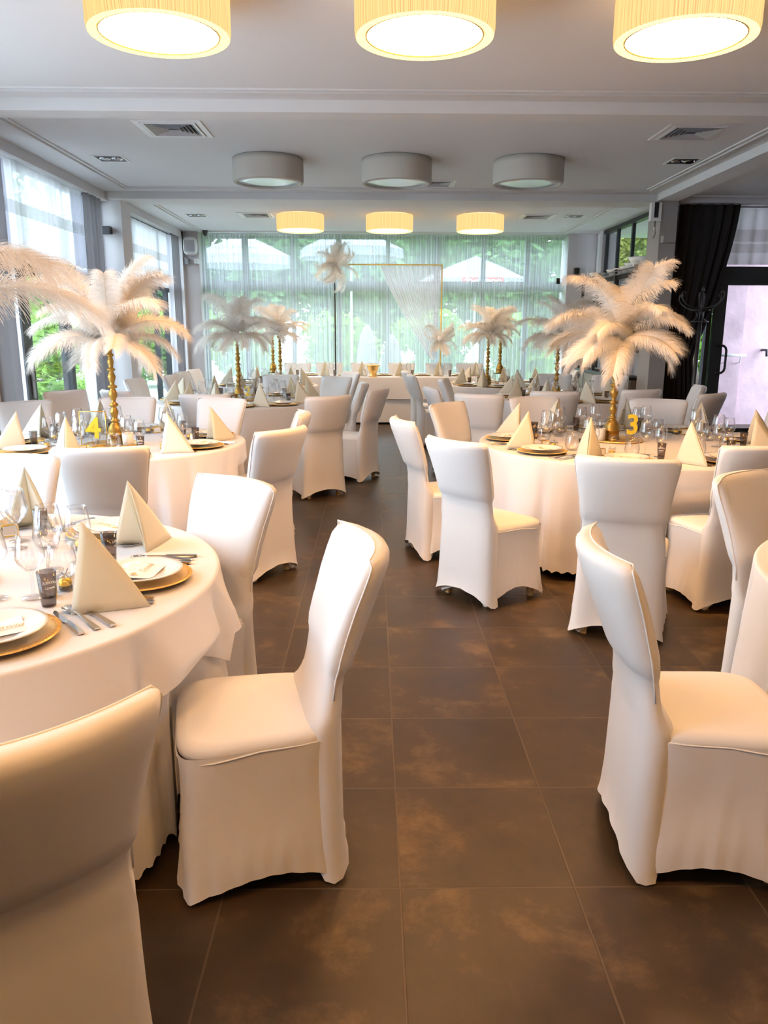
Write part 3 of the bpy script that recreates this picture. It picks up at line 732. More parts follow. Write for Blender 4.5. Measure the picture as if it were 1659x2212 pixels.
def mk_shot(near=True):
    t = thing('shot_glass')
    mb = MB(); h = .105
    mb.lathe([(.001, .0), (.019, .0), (.0205, .004), (.0275, h), (.0258, h), (.0195, .03), (.018, .026), (.001, .026)], 32); mb.build('smoked_cup', SMOKE, t)
    mb = MB(); mb.lathe([(.001, .001), (.0188, .001), (.0196, .024), (.001, .025)], 24); mb.build('thick_base', SMOKE, t)
    if near:
        for word, size, z, span in (('ŻUBRÓWKA', .0098, .070, 1.65), ('CZARNA', .0085, .057, 1.15)):
            L = len(word)
            for i, ch in enumerate(word):
                a = -PI/2+(i-(L-1)/2)*span/L
                rr = .0196+(.0275-.0196)*z/h+.0008; dz = .004*math.cos((i-(L-1)/2)*PI/L) if L > 6 else .0
                Mt = Matrix.Translation((rr*math.cos(a), rr*math.sin(a), z+dz)) @ Matrix.Rotation(a+PI/2, 4, 'Z') @ Matrix.Rotation(PI/2, 4, 'X')
                LET.append((ch, size, Mt))
        # join all letters into one label mesh
        vs = []; fs = []
        for ch, size, Mt in LET:
            cu = bpy.data.curves.new('t', 'FONT'); cu.body = ch; cu.size = size; cu.align_x = 'CENTER'; cu.resolution_u = 3; cu.offset = .0002
            o = bpy.data.objects.new('t', cu); C.objects.link(o); me = bpy.data.meshes.new_from_object(o.evaluated_get(bpy.context.evaluated_depsgraph_get()))
            bpy.data.objects.remove(o); b = len(vs)
            vs += [tuple(Mt @ v.co) for v in me.vertices]; fs += [tuple(b+i for i in p.vertices) for p in me.polygons]
        mb = MB(); mb.add(vs, fs); mb.build('printed_lettering', TXT, t, False)
    return Proto(t)
LET = []
def mk_fork():
    mb = MB()
    mb.loft([[(-w, y, z), (w, y, z), (w, y, z+.003), (-w, y, z+.003)] for y, w, z in ((-.10, .009, .002), (-.09, .0095, .002), (-.02, .005, .006), (.02, .004, .008), (.035, .011, .006), (.05, .012, .004))])
    for k in range(4):
        x = -.0095+k*.0063; mb.loft([[(x-.0016, y, z), (x+.0016, y, z), (x+.0016, y, z+.002), (x-.0016, y, z+.002)] for y, z in ((.05, .004), (.075, .003), (.10, .007))])
    return P_single('dinner_fork', mb, STEEL, 40)
def mk_knife():
    t = thing('dinner_knife')
    mb = MB(); mb.loft([[(-w, y, .001), (w, y, .001), (w*.8, y, .008), (-w*.8, y, .008)] for y, w in ((-.115, .0095), (-.11, .010), (-.02, .0075), (-.005, .006))]); mb.build('handle', STEEL, t, True, 40)
    mb = MB(); mb.loft([[(x0, y, .003), (x1, y, .003), (x1, y, .0045), (x0, y, .0045)] for y, x0, x1 in ((-.008, -.006, .006), (.0, -.011, .006), (.05, -.011, .006), (.09, -.008, .0055), (.105, .001, .003))]); mb.build('blade', STEEL, t, True, 40); return Proto(t)
def mk_spoon():
    t = thing('soup_spoon')
    mb = MB(); mb.loft([[(-w, y, z), (w, y, z), (w*.8, y, z+.0035), (-w*.8, y, z+.0035)] for y, w, z in ((-.11, .0095, .002), (-.10, .010, .002), (-.03, .005, .007), (.03, .004, .012), (.05, .005, .010))]); mb.build('handle', STEEL, t, True, 40)
    mb = MB(); rings = []
    for k in range(7):
        q = k/6; rings.append([(.021*math.sin(q*PI/2)*math.cos(2*PI*i/24), .078+.030*math.sin(q*PI/2)*math.sin(2*PI*i/24), .002+.010*(1-math.cos(q*PI/2))) for i in range(24)])
    for k in range(6, -1, -1):
        q = k/6; rings.append([(.0205*math.sin(q*PI/2)*math.cos(2*PI*i/24), .078+.0295*math.sin(q*PI/2)*math.sin(2*PI*i/24), .0035+.009*(1-math.cos(q*PI/2))) for i in range(24)])
    mb.loft(rings); mb.build('spoon_bowl', STEEL, t); return Proto(t)
def mk_favour():
    t = thing('favour_box')
    bx('clear_box', BOX, (-.025, .025, -.025, .025, .0, .048), t)
    mb = MB(); mb.lathe([(.001, .002), (.018, .002), (.020, .006), (.020, .014), (.016, .016)], 16); mb.build('chocolate', BROWN, t)
    mb = MB(); mb.lathe([(.019, .016), (.020, .022), (.018, .034), (.008, .038), (.001, .038)], 16); mb.build('golden_sweet', CANDY, t)
    mb = MB(); mb.box(-.0265, .0265, -.003, .003, .047, .0495)
    for sx in (-1, 1):
        mb.tube([(sx*(.002+.018*math.sin(a)), 0, .05+.010*(1-math.cos(2*a))*.7) for a in [PI*i/10 for i in range(11)]], .0022, 6)
    mb.build('ribbon_bow', RIB, t); return Proto(t)
def mk_holder():
    t = thing('gold_name_ring')
    mb = MB(); w, h = .03, .022; pts = []
    for a0, cx, cz in ((0, w-.008, h-.008), (PI/2, -w+.008, h-.008), (PI, -w+.008, -h+.008), (3*PI/2, w-.008, -h+.008)):
        for i in range(4): a = a0+i*PI/6; pts.append((cx+.008*math.cos(a), 0, h+.003+cz+.008*math.sin(a)))
    pts.append(pts[0]); mb.tube(pts, .003, 8, False); mb.build('ring_frame', GOLDS, t)
    bx('ring_card', CARD, (-w+.006, w-.006, -.001, .001, .008, 2*h-.002), t)
    return Proto(t)
PR = dict(charger=mk_charger(), charger_far=mk_charger_far(), plate=mk_plate(), card=mk_card(), napkin=mk_napkin(), wine=mk_wine(), wine2=mk_wine(.200, .043), wine_far=mk_wine_far(), tumbler=mk_tumbler(),
          shot=mk_shot(True), fork=mk_fork(), knife=mk_knife(), spoon=mk_spoon(), favour=mk_favour(), holder=mk_holder())
DESC = dict(charger=('beaded gold charger plate', 'charger plate'), plate=('white dinner plate', 'plate'), card=('white name card on a plate', 'place card'), napkin=('pyramid-folded cream napkin', 'napkin'),
            wine=('tall wine glass', 'wine glass'), wine2=('smaller wine glass', 'wine glass'), tumbler=('clear stemless glass', 'glass'), shot=('smoked grey shot glass', 'shot glass'), fork=('steel dinner fork', 'fork'),
            fork2=('second steel fork', 'fork'), knife=('steel knife', 'knife'), knife2=('second steel knife', 'knife'), spoon=('steel soup spoon', 'spoon'), favour=('clear gift box with golden sweet', 'gift box'), holder=('gold-rimmed name ring', 'name holder'))
def seatword(k, a):
    """twelve places round a table, named by what the guest sits towards"""
    aisle = 0 if k in ('T5', 'T4', 'T2', 'L3') else 180
    out = 'garden side' if aisle == 0 else 'bar side'
    names = {aisle % 360: 'aisle side', (aisle+180) % 360: out, 90: 'head table side', 270: 'viewer side'}
    a = math.degrees(a) % 360; s = int(round(a/30)) % 12*30
    if s in names: return names[s]
    main = int(round(a/90)) % 4*90
    m = (s // 90)*90; lo, hi = m, (m+90) % 360
    return f'{names[lo]} towards {names[hi].split()[0]}' if s-m == 30 else f'{names[hi]} towards {names[lo].split()[0]}'
def setting(k, deg, full=2, rr=None, napside=1, skip=()):
    cx, cy, R = TB[k]; zt = .7625 if k == 'T5' else .758
    a = math.radians(deg); rz = a+PI/2; ux, uy = math.cos(a), math.sin(a); tx, ty = -uy, ux   # guest faces inwards; guest's right hand is +t
    tx, ty = math.cos(rz+0), math.sin(rz+0)
    R0 = rr or R-.21
    near = k in ('T5', 'T6'); mid = k in ('T3', 'T4')
    def at(side, inward): # local: side = to the guest's right, inward towards the centre
        # guest faces centre: right-hand direction = rotate inward (-u) by -90deg
        rx, ry = -uy, ux
        return (cx+ux*(R0-inward)+rx*side, cy+uy*(R0-inward)+ry*side)
    sw = seatword(k, a); T = TN[k]
    def put(key, side, inward, dz=0, rot=0, proto=None, dk=None):
        if key in skip: return
        x, y = at(side, inward); d, c = DESC[dk or key]
        PR[proto or key].put((x, y, zt+dz), rz+rot, f'{d} on {T}, {sw}', c, f'{c}s laid on {T}')
    put('charger', 0, 0, 0, 0, 'charger' if near or mid else 'charger_far')
    put('plate', 0, 0, .0185, 0)
    j = rnd.uniform(-.25, .25)
    if near or mid: put('card', 0, 0, .0245, j)
    put('napkin', -.235*napside, .015, .0005, j*.5+(PI if False else 0))
    if full >= 1:
        put('wine', .10, .33, 0, 0, 'wine' if near or mid else 'wine_far')
        put('shot', .20, .17)
        put('tumbler', .02, .26)
    if full >= 2:
        put('wine2', .19, .27, 0, 0, 'wine2' if near or mid else 'wine_far')
        put('fork', -.185, 0, 0, .04); put('knife', .188, 0, 0, -.03); put('spoon', .228, .0, 0, .02)
        if near or mid:
            put('fork', -.212, -.01, 0, -.03, None, 'fork2'); put('knife', .268, 0, 0, .03, None, 'knife2')
            put('favour', -.10, .20, 0, j); put('holder', -.17, .20, 0, .5+j)
for d in (-2, -49, 54, 106): setting('T5', d, 2)
for d in (160, 205): setting('T6', d, 2)
for d in (-148, -110, -69, -30, 170, 132, 92, 52, 10): setting('T3', d, 2)
for d in (-129, -79, -22, 28, 93, 140, 182): setting('T4', d, 2)
for d in (-84, -48, -8, 30, 66, 105, 145, -176, -142, -112): setting('T2', d, 1)
for d in (-139, -100, -60, 175, 130, 85, 40): setting('R2', d, 1)
for d in (-100, -40, 20, 80, 140, -160): setting('L3', d, 1)
for d in (-150, -100, -50, 160, 100, 40): setting('R3', d, 1)
# head table settings
hs = (-1.08, -.45, .20, .86, 1.5)
for i, x in enumerate(hs):
    w = ('first', 'second', 'third', 'fourth', 'fifth')[i]+' place from the garden windows'
    z = .779
    for key, px, py, dz, rot, lab, cat in (('charger_far', x, 13.68, 0, 0, 'gold charger plate', 'charger plate'), ('plate', x, 13.68, .0185, 0, 'white dinner plate', 'plate'), ('napkin', x+.27, 13.62, 0, 3.1, 'cream napkin pyramid', 'napkin'),
                                       ('wine_far', x-.25, 13.45, 0, 0, 'clear wine glass', 'wine glass'), ('shot', x-.19, 13.4, 0, PI, 'smoked shot glass', 'shot glass'), ('tumbler', x-.33, 13.42, 0, 0, 'clear stemless glass', 'glass')):
        PR[key].put((px, py, z+dz), rot, f'{lab} on the head table, {w}', cat, f'{cat}s on the head table')
t = thing('gold_goblet', (.01, 13.25, .779), 0, 'squat ribbed gold goblet vase standing on the head table', 'vase')
mb = MB(); mb.lathe([(.001, 0), (.065, 0), (.068, .012), (.055, .03), (.058, .05), (.050, .06)], 28); mb.build('goblet_foot', GOLDP, t)
mb = MB(); mb.lathe([(.05, .06), (.07, .09), (.085, .12), (.088, .165), (.12, .185), (.12, .195), (.08, .19), (.07, .12), (.001, .08)], 28); mb.build('goblet_cup', GOLDP, t)
t = thing('glass_lantern', (.55, 13.25, .779), 0, 'clear rectangular glass lantern with a candle on the head table', 'lantern')
bx('lantern_glass', ACRYL, (-.09, .09, -.06, .06, 0, .20), t)
mb = MB(); mb.lathe([(.001, .002), (.035, .002), (.035, .10), (.001, .10)], 20); mb.build('candle', CANDLE, t)

# ------------------------------------------------------------------ feathers
def feather_mesh(name, L, e0, e1, seed, width=.085, nb=300, seg=5, kr=1.0):
    """one ostrich plume: quill curving from elevation e0 to e1, hundreds of soft drooping barbs"""
    r = random.Random(seed); K = 26; pts = [Vector((0, 0, 0))]; tg = []
    for k in range(K):
        u = (k+.5)/K; e = e0+(e1-e0)*(u**1.5); t = Vector((math.cos(e), 0, math.sin(e))); tg.append(t); pts.append(pts[-1]+t*(L/K))
    tg.append(tg[-1])
    vs = []; fs = []
    def at(u):
        x = u*K; i = min(K-1, int(x)); f = x-i; return pts[i].lerp(pts[i+1], f), tg[i].lerp(tg[min(K, i+1)], f).normalized()
    for side in (-1, 1):
        for b in range(nb):
            u = .10+.90*(b+r.random())/nb; P, T = at(min(1, u))
            w = width*min(1, .45+u*1.6)*(1 if u < .9 else 1-2.2*(u-.9))*(.72+.42*r.random())
            ph = r.uniform(-.35, .35); lean = .30+.75*u*u+r.uniform(-.2, .2)
            nrm = Vector((-T.z, 0, T.x)); drop = .75+.55*r.random()
            side_v = Vector((0, side, 0)); cur = P.copy(); d = (side_v*(1-.25*u) + T*lean + nrm*(.25+ph)).normalized()
            hw = .0017 if seg > 3 else .0030; last = None
            jit = Vector((r.uniform(-.3, .3), r.uniform(-.3, .3), r.uniform(-.2, .2)))
            for s in range(seg+1):
                q = s/seg; ww = hw*(1-.7*q)
                wv = T*ww
                vs.append(cur-wv); vs.append(cur+wv); i = len(vs)-2
                if last is not None: fs.append((last, last+1, i+1, i))
                last = i; cur = cur+d*(w/seg); d = (d+(Vector((0, 0, -1))*drop + T*.15+jit*.5)*(1.15/seg)).normalized()
    nb_f = len(fs)
    rings = []
    for k in range(0, K+1, 2):
        rr = .0026*(1-.85*k/K); T = tg[k]; nrm = Vector((-T.z, 0, T.x))
        rings.append([pts[k]+Vector((0, 1, 0))*rr*math.cos(2*PI*i/5)+nrm*rr*math.sin(2*PI*i/5) for i in range(5)])
    o = len(vs); vs += [p for r_ in rings for p in r_]
    for k in range(len(rings)-1):
        for i in range(5): j = (i+1) % 5; fs.append((o+k*5+i, o+k*5+j, o+(k+1)*5+j, o+(k+1)*5+i))
    me = bpy.data.meshes.new(name); me.from_pydata([tuple(v) for v in vs], [], fs); me.materials.append(FEATH); me.materials.append(QUILL)
    me.polygons.foreach_set('material_index', [0]*nb_f+[1]*(len(fs)-nb_f)); me.update(); return me
R_ = math.radians
HI = [feather_mesh('feather', .56, R_(84), R_(5), 1, .13, 640), feather_mesh('feather', .60, R_(78), R_(30), 2, .135, 640)]
MI = [feather_mesh('feather', .56, R_(58), R_(-28), 3, .135, 640), feather_mesh('feather', .54, R_(48), R_(-40), 4, .135, 640)]
LO = [feather_mesh('feather', .50, R_(22), R_(-62), 5, .135, 640), feather_mesh('feather', .46, R_(8), R_(-80), 6, .135, 640)]
FHI = [feather_mesh('feather', .56, R_(82), R_(10), 11, .14, 320, 4)]; FMI = [feather_mesh('feather', .54, R_(52), R_(-35), 12, .14, 320, 4)]; FLO = [feather_mesh('feather', .48, R_(14), R_(-70), 13, .14, 320, 4)]
def stand_mesh():
    H = .70
    prof = [(.001, 0), (.060, 0), (.062, .008), (.056, .014), (.055, .055), (.060, .062), (.060, .070), (.052, .078), (.054, .092), (.046, .118), (.032, .14), (.020, .150), (.030, .158), (.030, .166), (.017, .172),
            (.019, .19), (.027, .215), (.028, .228), (.018, .250), (.014, .256), (.030, .264), (.031, .272), (.030, .280), (.014, .288), (.018, .31), (.029, .335), (.030, .35), (.020, .375), (.014, .383), (.031, .391), (.031, .403), (.014, .411),
            (.018, .43), (.026, .455), (.027, .468), (.017, .492), (.013, .500), (.027, .508), (.027, .518), (.013, .526), (.017, .545), (.022, .565), (.016, .59), (.012, .598), (.024, .606), (.024, .616), (.012, .624), (.016, .65), (.034, .668), (.040, .680), (.032, .70), (.001, .70)]
    mb = MB(); mb.lathe(prof, 28); return mb
STAND = None
def centrepiece(x, y, z, label, sets, seed, n=(6, 8, 10), sc=1.0, rz=None):
    global STAND
    r = random.Random(seed); t = thing('feather_centrepiece', (x, y, z), r.uniform(0, 6) if rz is None else rz, label, 'feather centrepiece')
    if STAND is None: STAND = stand_mesh().build('turned_stand', GOLD, t)
    else:
        s2 = STAND.copy(); C.objects.link(s2); s2.parent = t
    for lev, (ms, cnt) in enumerate(zip(sets, n)):
        for k in range(cnt):
            m = ms[k % len(ms)]; o = bpy.data.objects.new('feather', m); C.objects.link(o); o.parent = t
            a = 2*PI*(k+.5*(lev % 2)+r.uniform(-.22, .22))/cnt
            o.location = (.012*math.cos(a), .012*math.sin(a), .705+.012*(2-lev)); s = sc*r.uniform(.86, 1.08)
            o.rotation_euler = (r.uniform(-.45, .45), r.uniform(-.12, .12), a); o.scale = (s, s, s)
    return t
NEARSET = (HI, MI, LO); FARSET = (FHI, FMI, FLO)
def tray(x, y, z, k, r=.19):
    mb = MB(); mb.lathe([(.001, 0), (r-.01, 0), (r, .006), (r+.001, .014), (r-.006, .014), (r-.01, .007), (.001, .007)], 48)
    tag(mb.build('gold_tray', GOLDP), f'round gold tray under the feather centrepiece on {TN[k]}', 'tray').location = (x, y, z)
def centre(k, x, y, num, sets, seed, n, side=1, sc=1.0, rz=None):
    zt = .7625 if k == 'T5' else .758
    tray(x, y, zt, k); z = zt+.0075
    centrepiece(x-.03*side, y+.02, z, f'white feather bouquet on turned gold stand, on {TN[k]}', sets, seed, n, sc, rz)
    for key, dx, dy in (('candle', -.13, -.04), ('votive', -.06, -.13), ('votive2', .12, .05)):
        if key == 'candle':
            mb = MB(); mb.lathe([(.001, 0), (.034, 0), (.036, .005), (.038, .085), (.034, .088), (.034, .075), (.001, .072)], 24)
            tag(mb.build('pillar_candle', CANDLE), f'ivory candle pot on the gold tray of {TN[k]}', 'candle').location = (x+dx*side, y+dy, z)
        else:
            t = thing('tealight_holder', (x+dx*side, y+dy, z), 0, f'small clear tealight glass on the gold tray of {TN[k]}, '+('front edge' if key == 'votive' else 'rear edge'), 'tealight')
            mb = MB(); mb.lathe([(.001, 0), (.026, 0), (.030, .01), (.030, .05), (.028, .05), (.027, .012), (.001, .006)], 24); mb.build('tealight_glass', GLASS, t)
            mb = MB(); mb.lathe([(.001, .007), (.02, .007), (.02, .022), (.001, .022)], 20); mb.build('tealight', CANDY if side > 0 else CANDLE, t)
    if num:
        t = thing('table_number_sign', (x+.085*side, y-.09, z+.0005), .12, f'clear table sign with a {"brass-edged frame and " if num == "4" else ""}gold numeral {dict(zip("234", ("two", "three", "four")))[num]}', 'table sign')
        w, h = .085, .235
        bx('sign_pane', ACRYL, (-w, w, -.002, .002, 0, h), t)
        if num != '3':
            mb = MB()
            for p in ([(-w, 0, 0), (-w, 0, h)], [(w, 0, 0), (w, 0, h)], [(-w, 0, h), (w, 0, h)], [(-w, 0, .003), (w, 0, .003)]): mb.tube(p, .0035, 6)
            mb.build('sign_frame', GOLDS if num == '4' else DARKM, t)
        text_part(num, .20 if num != '2' else .14, YELL, t, Matrix.Translation((0, -.004, .055)) @ Matrix.Rotation(PI/2, 4, 'X'), .002, 'gold_numeral', 0, 'CENTER', .004)
centre('T3', 1.80, 5.72, '3', NEARSET, 3, (6, 8, 10), 1)
centre('T4', -1.83, 5.46, '4', NEARSET, 5, (6, 8, 9), -1)
centre('T2', -1.50, 9.02, '2', FARSET, 8, (6, 8, 10), 1)
centre('R2', 2.17, 9.40, None, FARSET, 9, (6, 8, 10), -1)
centre('L3', -1.32, 11.6, None, FARSET, 12, (6, 8, 9), 1, .85)
centre('R3', 1.72, 11.6, None, FARSET, 14, (6, 8, 9), 1, .85)
centre('T5', -1.40, 2.36, None, NEARSET, 21, (0, 9, 0), 1, 1.14, -.42)
# two further stands on side tables by the back curtain
for x, lab, sd in ((-1.62, 'garden side', 31), (2.08, 'bar side', 33)):
    t = thing('side_table', (x, 12.95, 0), 0, f'small white-clothed side table by the back curtain, {lab}', 'side table')
    mb = MB(); mb.lathe([(.001, .70), (.26, .70), (.27, .69), (.275, .3), (.29, .03)], 40); mb.build('side_cloth', CLOTH, t)
    mb = MB(); mb.lathe([(.001, .695), (.25, .695), (.25, .66), (.001, .66)], 24); mb.build('side_tabletop', WOOD, t)
    t = thing('lantern_stand', (x, 12.95, .705), 0, f'black wire riser holding a gold stand by the back curtain, {lab}', 'riser')
    mb = MB()
    for sx in (-.07, .07):
        for sy in (-.07, .07): mb.tube([(sx, sy, 0), (sx, sy, .15)], .004, 6)
    mb.build('riser_leg', BLK, t); bx('riser_top', BLK, (-.085, .085, -.085, .085, .15, .158), t)
    centrepiece(x, 12.95, .8635, f'distant feather bouquet on a bell-footed gold stand by the back curtain, {lab}', FARSET, sd, (5, 6, 7), .72)

# ------------------------------------------------------------------ backdrop frame behind the head table
t = thing('backdrop_frame', (0, 14.18, 0), 0, 'slim gold metal backdrop frame behind the head table', 'frame')
for nm, p, m in (('frame_post', [(-.66, 0, 0), (-.66, 0, 2.65)], BLK), ('frame_post', [(1.21, 0, 0), (1.21, 0, 2.65)], GOLDP), ('frame_rail', [(-.66, 0, 2.65), (1.21, 0, 2.65)], GOLDP)):
    mb = MB(); mb.tube(p, .013, 8); mb.build(nm, m, t)
def tulle():
    mb = MB(); rings = []; N = 260; K = 30
    for k in range(K+1):
        u = k/K; z = 2.63-u*1.55; row = []
        for i in range(N+1):
            s = i/N; x0 = .12; x1 = 1.19; left = x0+(x1-.12-x0)*(u**1.15)*.92; right = x1-.05*u
            x = left+(right-left)*s; y = 14.13+.028*math.sin(i*.30+math.sin(u*3)*1.5+2*math.sin(i*.05))*(1-.4*u)
            row.append((x, y, z-.05*math.sin(PI*s)*u))
        rings.append(row)
    mb.loft(rings, False, False, False); return tag(mb.build('tulle_drape', SHEER2), 'white tulle drape swept aside on the backdrop frame', 'drape')
tulle()
def plume_ball(x, y, z, label, seed, n, sc):
    r = random.Random(seed); t = thing('feather_spray', (x, y, z), 0, label, 'feather arrangement')
    mb = MB(); mb.lathe([(.001, -.05), (.035, -.035), (.05, 0), (.035, .035), (.001, .05)], 16); mb.build('foam_ball', WHITEP, t)
    for k in range(n):
        o = bpy.data.objects.new('feather', (FMI+FLO+FHI)[k % 3]); C.objects.link(o); o.parent = t
        o.rotation_euler = (r.uniform(0, 6.28), r.uniform(-1.4, 1.4), r.uniform(0, 6.28)); s = sc*r.uniform(.7, 1.05); o.scale = (s, s, s)
    return t
plume_ball(-.62, 13.93, 2.62, 'feather spray at the top corner of the backdrop frame', 3, 26, .86)
plume_ball(1.17, 13.93, 1.40, 'feather spray low on the post of the backdrop frame', 5, 24, .70)

# ------------------------------------------------------------------ coat stand
t = thing('coat_stand', (4.07, 9.95, 0), 0, 'dark bentwood coat stand with curled hooks beside the black curtain', 'coat stand')
mb = MB(); mb.tube([(0, 0, .12), (0, 0, .8), (.01, 0, 1.72)], [.03, .028, .024], 12); mb.build('pole', DARKM, t)
mb = MB(); mb.tube([(.01, 0, 1.72), (.012, 0, 2.02)], .012, 12); mb.lathe([(.012, 0), (.020, .02), (.018, .045), (.004, .065)], 12, .012, 0, 2.02); mb.build('finial', DARKM, t)
for k in range(6):
    a = 2*PI*k/6+.25; c, s = math.cos(a), math.sin(a)
    pr = [(.02, 1.78), (.10, 1.80), (.18, 1.825), (.25, 1.875), (.285, 1.93), (.275, 1.985), (.245, 1.99), (.235, 1.965)]
    mb = MB(); mb.tube([(c*q, s*q, z+(.03 if k % 2 else 0)) for q, z in pr], .009, 8); mb.build('hook', DARKM, t)
for zz, rr in ((1.80, .11), (1.66, .10)):
    mb = MB(); mb.tube([(rr*math.cos(2*PI*i/28), rr*math.sin(2*PI*i/28), zz) for i in range(29)], .008, 8, False); mb.build('ring', DARKM, t)
mb = MB()
for k in range(6):
    a = 2*PI*k/6; c, s = math.cos(a), math.sin(a); mb.tube([(c*.10, s*.10, 1.66), (c*.05, s*.05, 1.70), (c*.04, s*.04, 1.75), (c*.06, s*.06, 1.79), (c*.11, s*.11, 1.80)], .006, 6)
mb.build('curved_brace', DARKM, t)
mb = MB(); mb.tube([(.19*math.cos(2*PI*i/28), .19*math.sin(2*PI*i/28), .62) for i in range(29)], .010, 8, False); mb.build('umbrella_ring', DARKM, t)
for k in range(4):
    a = 2*PI*k/4+.5; c, s = math.cos(a), math.sin(a)
    mb = MB(); mb.tube([(c*.03, s*.03, .35), (c*.12, s*.12, .5), (c*.19, s*.19, .62), (c*.20, s*.20, .5), (c*.19, s*.19, .25), (c*.27, s*.27, .012)], .012, 8); mb.build('leg', DARKM, t)

# ------------------------------------------------------------------ bar shelf, bowls, cabinets
t = thing('shelf_unit', (3.72, 12.35, 0), 0, 'tall dark open shelf unit below the high windows', 'shelf unit')
for y in (-1.35, -.45, .45, 1.35):
    for x in (-.15, .15): bx('post', SHELFM, (x-.02, x+.02, y-.025, y+.025, .922, 2.42), t)
for z in (1.25, 1.62, 2.00, 2.33):
    mb = MB()
    mb.box(-.17, .17, -1.38, 1.38, z, z+.02)
    mb.box(-.175, -.165, -1.38, 1.38, z+.05, z+.065); mb.build('shelf_board', SHELFM, t, False)
t = thing('bar_cabinet', (3.68, 12.35, 0), 0, 'taupe low bar cabinet with panel doors under the dark shelf', 'cabinet')
bx('cabinet_body', CABM, (-.12, .10, -1.5, 1.5, .02, .88), t); bx('worktop', DARKM, (-.15, .10, -1.52, 1.52, .88, .92), t)
for k in range(5):
    d = bx('door', CABM, (-.14, -.12, -1.48+.6*k, -.92+.6*k, .06, .86), t); bx('handle', BLK, (-.15, -.14, -1.0+.6*k, -.98+.6*k, .4, .55), d)
mb = MB(); mb.lathe([(.001, 0), (.06, 0), (.065, .005), (.12, .09), (.15, .13), (.145, .13), (.115, .09), (.055, .01), (.001, .008)], 28); bowl = P_single('serving_bowl', mb, CHINA)
bs = [(11.15, 1.35, 2.35), (11.5, .95, 2.35), (11.8, .8, 2.35), (12.1, .75, 2.35), (12.45, .8, 2.35), (13.35, .9, 2.35)]
for i, (y, s, z) in enumerate(bs):
    bowl.put((3.70, y, z), 0, 'white china bowl on the shelf top, ' + ('largest, closest to the column', 'second from the column', 'third from the column', 'fourth from the column', 'fifth from the column', 'alone at the far end')[i], 'bowl', 'bowls on top of the shelf', scale=(s, s, s))
mb = MB(); mb.box(-.10, .10, -.14, .14, 0, .11); tr = P_single('white_container', mb, WHITEP)
for i, (y, z) in enumerate(((13.2, 1.645), (12.7, 1.275), (11.9, 1.275), (12.9, 2.025), (11.6, 1.645))):
    tr.put((3.70, y, z), 0, 'pale rectangular container on the shelf, ' + ('second board, far end', 'lowest board, far half', 'lowest board, near half', 'third board, far half', 'second board, near half')[i], 'container', 'containers on the shelf')

# ------------------------------------------------------------------ outside
GRASS = pbr('lawn_green', (.11, .24, .035), .9, var=.4, vscale=3)
LEAFA = translu('leaf_green', (.17, .31, .13), .45); LEAFB = translu('leaf_bright', (.30, .50, .10), .45); LEAFC = translu('leaf_yellow', (.34, .36, .10), .4)
BARK = pbr('bark', (.14, .10, .07), .9, bump=.4, bscale=20)
PARA = translu('parasol_cloth', (.34, .35, .38), .3); PLANK = pbr('planter_planks', (.42, .26, .14), .7, var=.3, vscale=6)
PAVE = pbr('pale_paving', (.62, .61, .60), .85, var=.12, vscale=2)
PINK = pbr('pink_render', (.70, .49, .54), .75, bump=.7, bscale=7, var=.16, vscale=2.6)
struct(bx('ground_outside', PAVE, (-30, 30, -12, 50, -.25, -.12)))
struct(bx('lawn', GRASS, (-2.6, 14, 15.1, 40, -.12, -.02)))
LEAFBUF = {}
def tree(name, x, y, h, rad, trunk, mat, label, seed, nleaf=2600, size=.13, cat='tree', z0=-.12, group='trees outside the windows'):
    r = random.Random(seed); t = thing(name, (x, y, z0), 0, label, cat, group)
    key = (nleaf, size, mat.name)
    if trunk > 0:
        mb = MB(); mb.tube([(0, 0, 0), (.1, .05, trunk*.5), (.0, .1, trunk), (.15, .1, trunk+h*.3)], [rad*.07, rad*.055, rad*.045, rad*.02], 10); mb.build('trunk', BARK, t)
    mb = MB(); cl = [(Vector((r.uniform(-1, 1), r.uniform(-1, 1), r.uniform(-1, 1))).normalized()*r.uniform(.2, .75), r.uniform(.3, .55)) for _ in range(22)]
    for i in range(nleaf):
        c, q = cl[r.randrange(22)]; d = Vector((r.gauss(0, 1), r.gauss(0, 1), r.gauss(0, 1))).normalized()*q*r.uniform(.6, 1)
        p = c+d; p = Vector((p.x*rad, p.y*rad, trunk+h/2+p.z*h/2))
        if p.z < .05: p.z = .05+r.random()*.1
        a = Vector((r.uniform(-1, 1), r.uniform(-1, 1), r.uniform(-.6, .6))).normalized()*size*r.uniform(.6, 1.3); b = a.cross(Vector((r.uniform(-1, 1), r.uniform(-1, 1), 1))).normalized()*size*.45
        mb.add([p-a, p+b, p+a, p-b], [(0, 1, 2, 3)])
    mb.build('foliage', mat, t, False)
    return t
TL = 'leafy tree on the lawn behind the voile curtain, '
NW = ('first', 'second', 'third', 'fourth', 'fifth', 'sixth', 'seventh', 'eighth')
for i in range(7): tree('garden_tree', -10.5+3.55*i, 26.5+.4*math.sin(i*2.1), 6.2, 1.74, .5, LEAFA, 'garden tree behind the voile curtain, front rank, '+NW[i]+' from the garden side', 40+i, 7000, .22)
for i in range(6): tree('garden_tree', -8.8+3.6*i, 31+.4*math.sin(i*1.7), 8.5, 1.78, .5, LEAFA, 'taller garden tree behind the voile curtain, rear rank, '+NW[i]+' from the garden side', 50+i, 7000, .26)
for i in range(8): tree('garden_bush', -9.0+2.7*i, 23.1, 2.2, 1.2, 0, LEAFB, 'bright green bush closing off the lawn, '+NW[i]+' from the garden side', 60+i, 5000, .13, 'bush', -.05, 'bushes on the lawn')
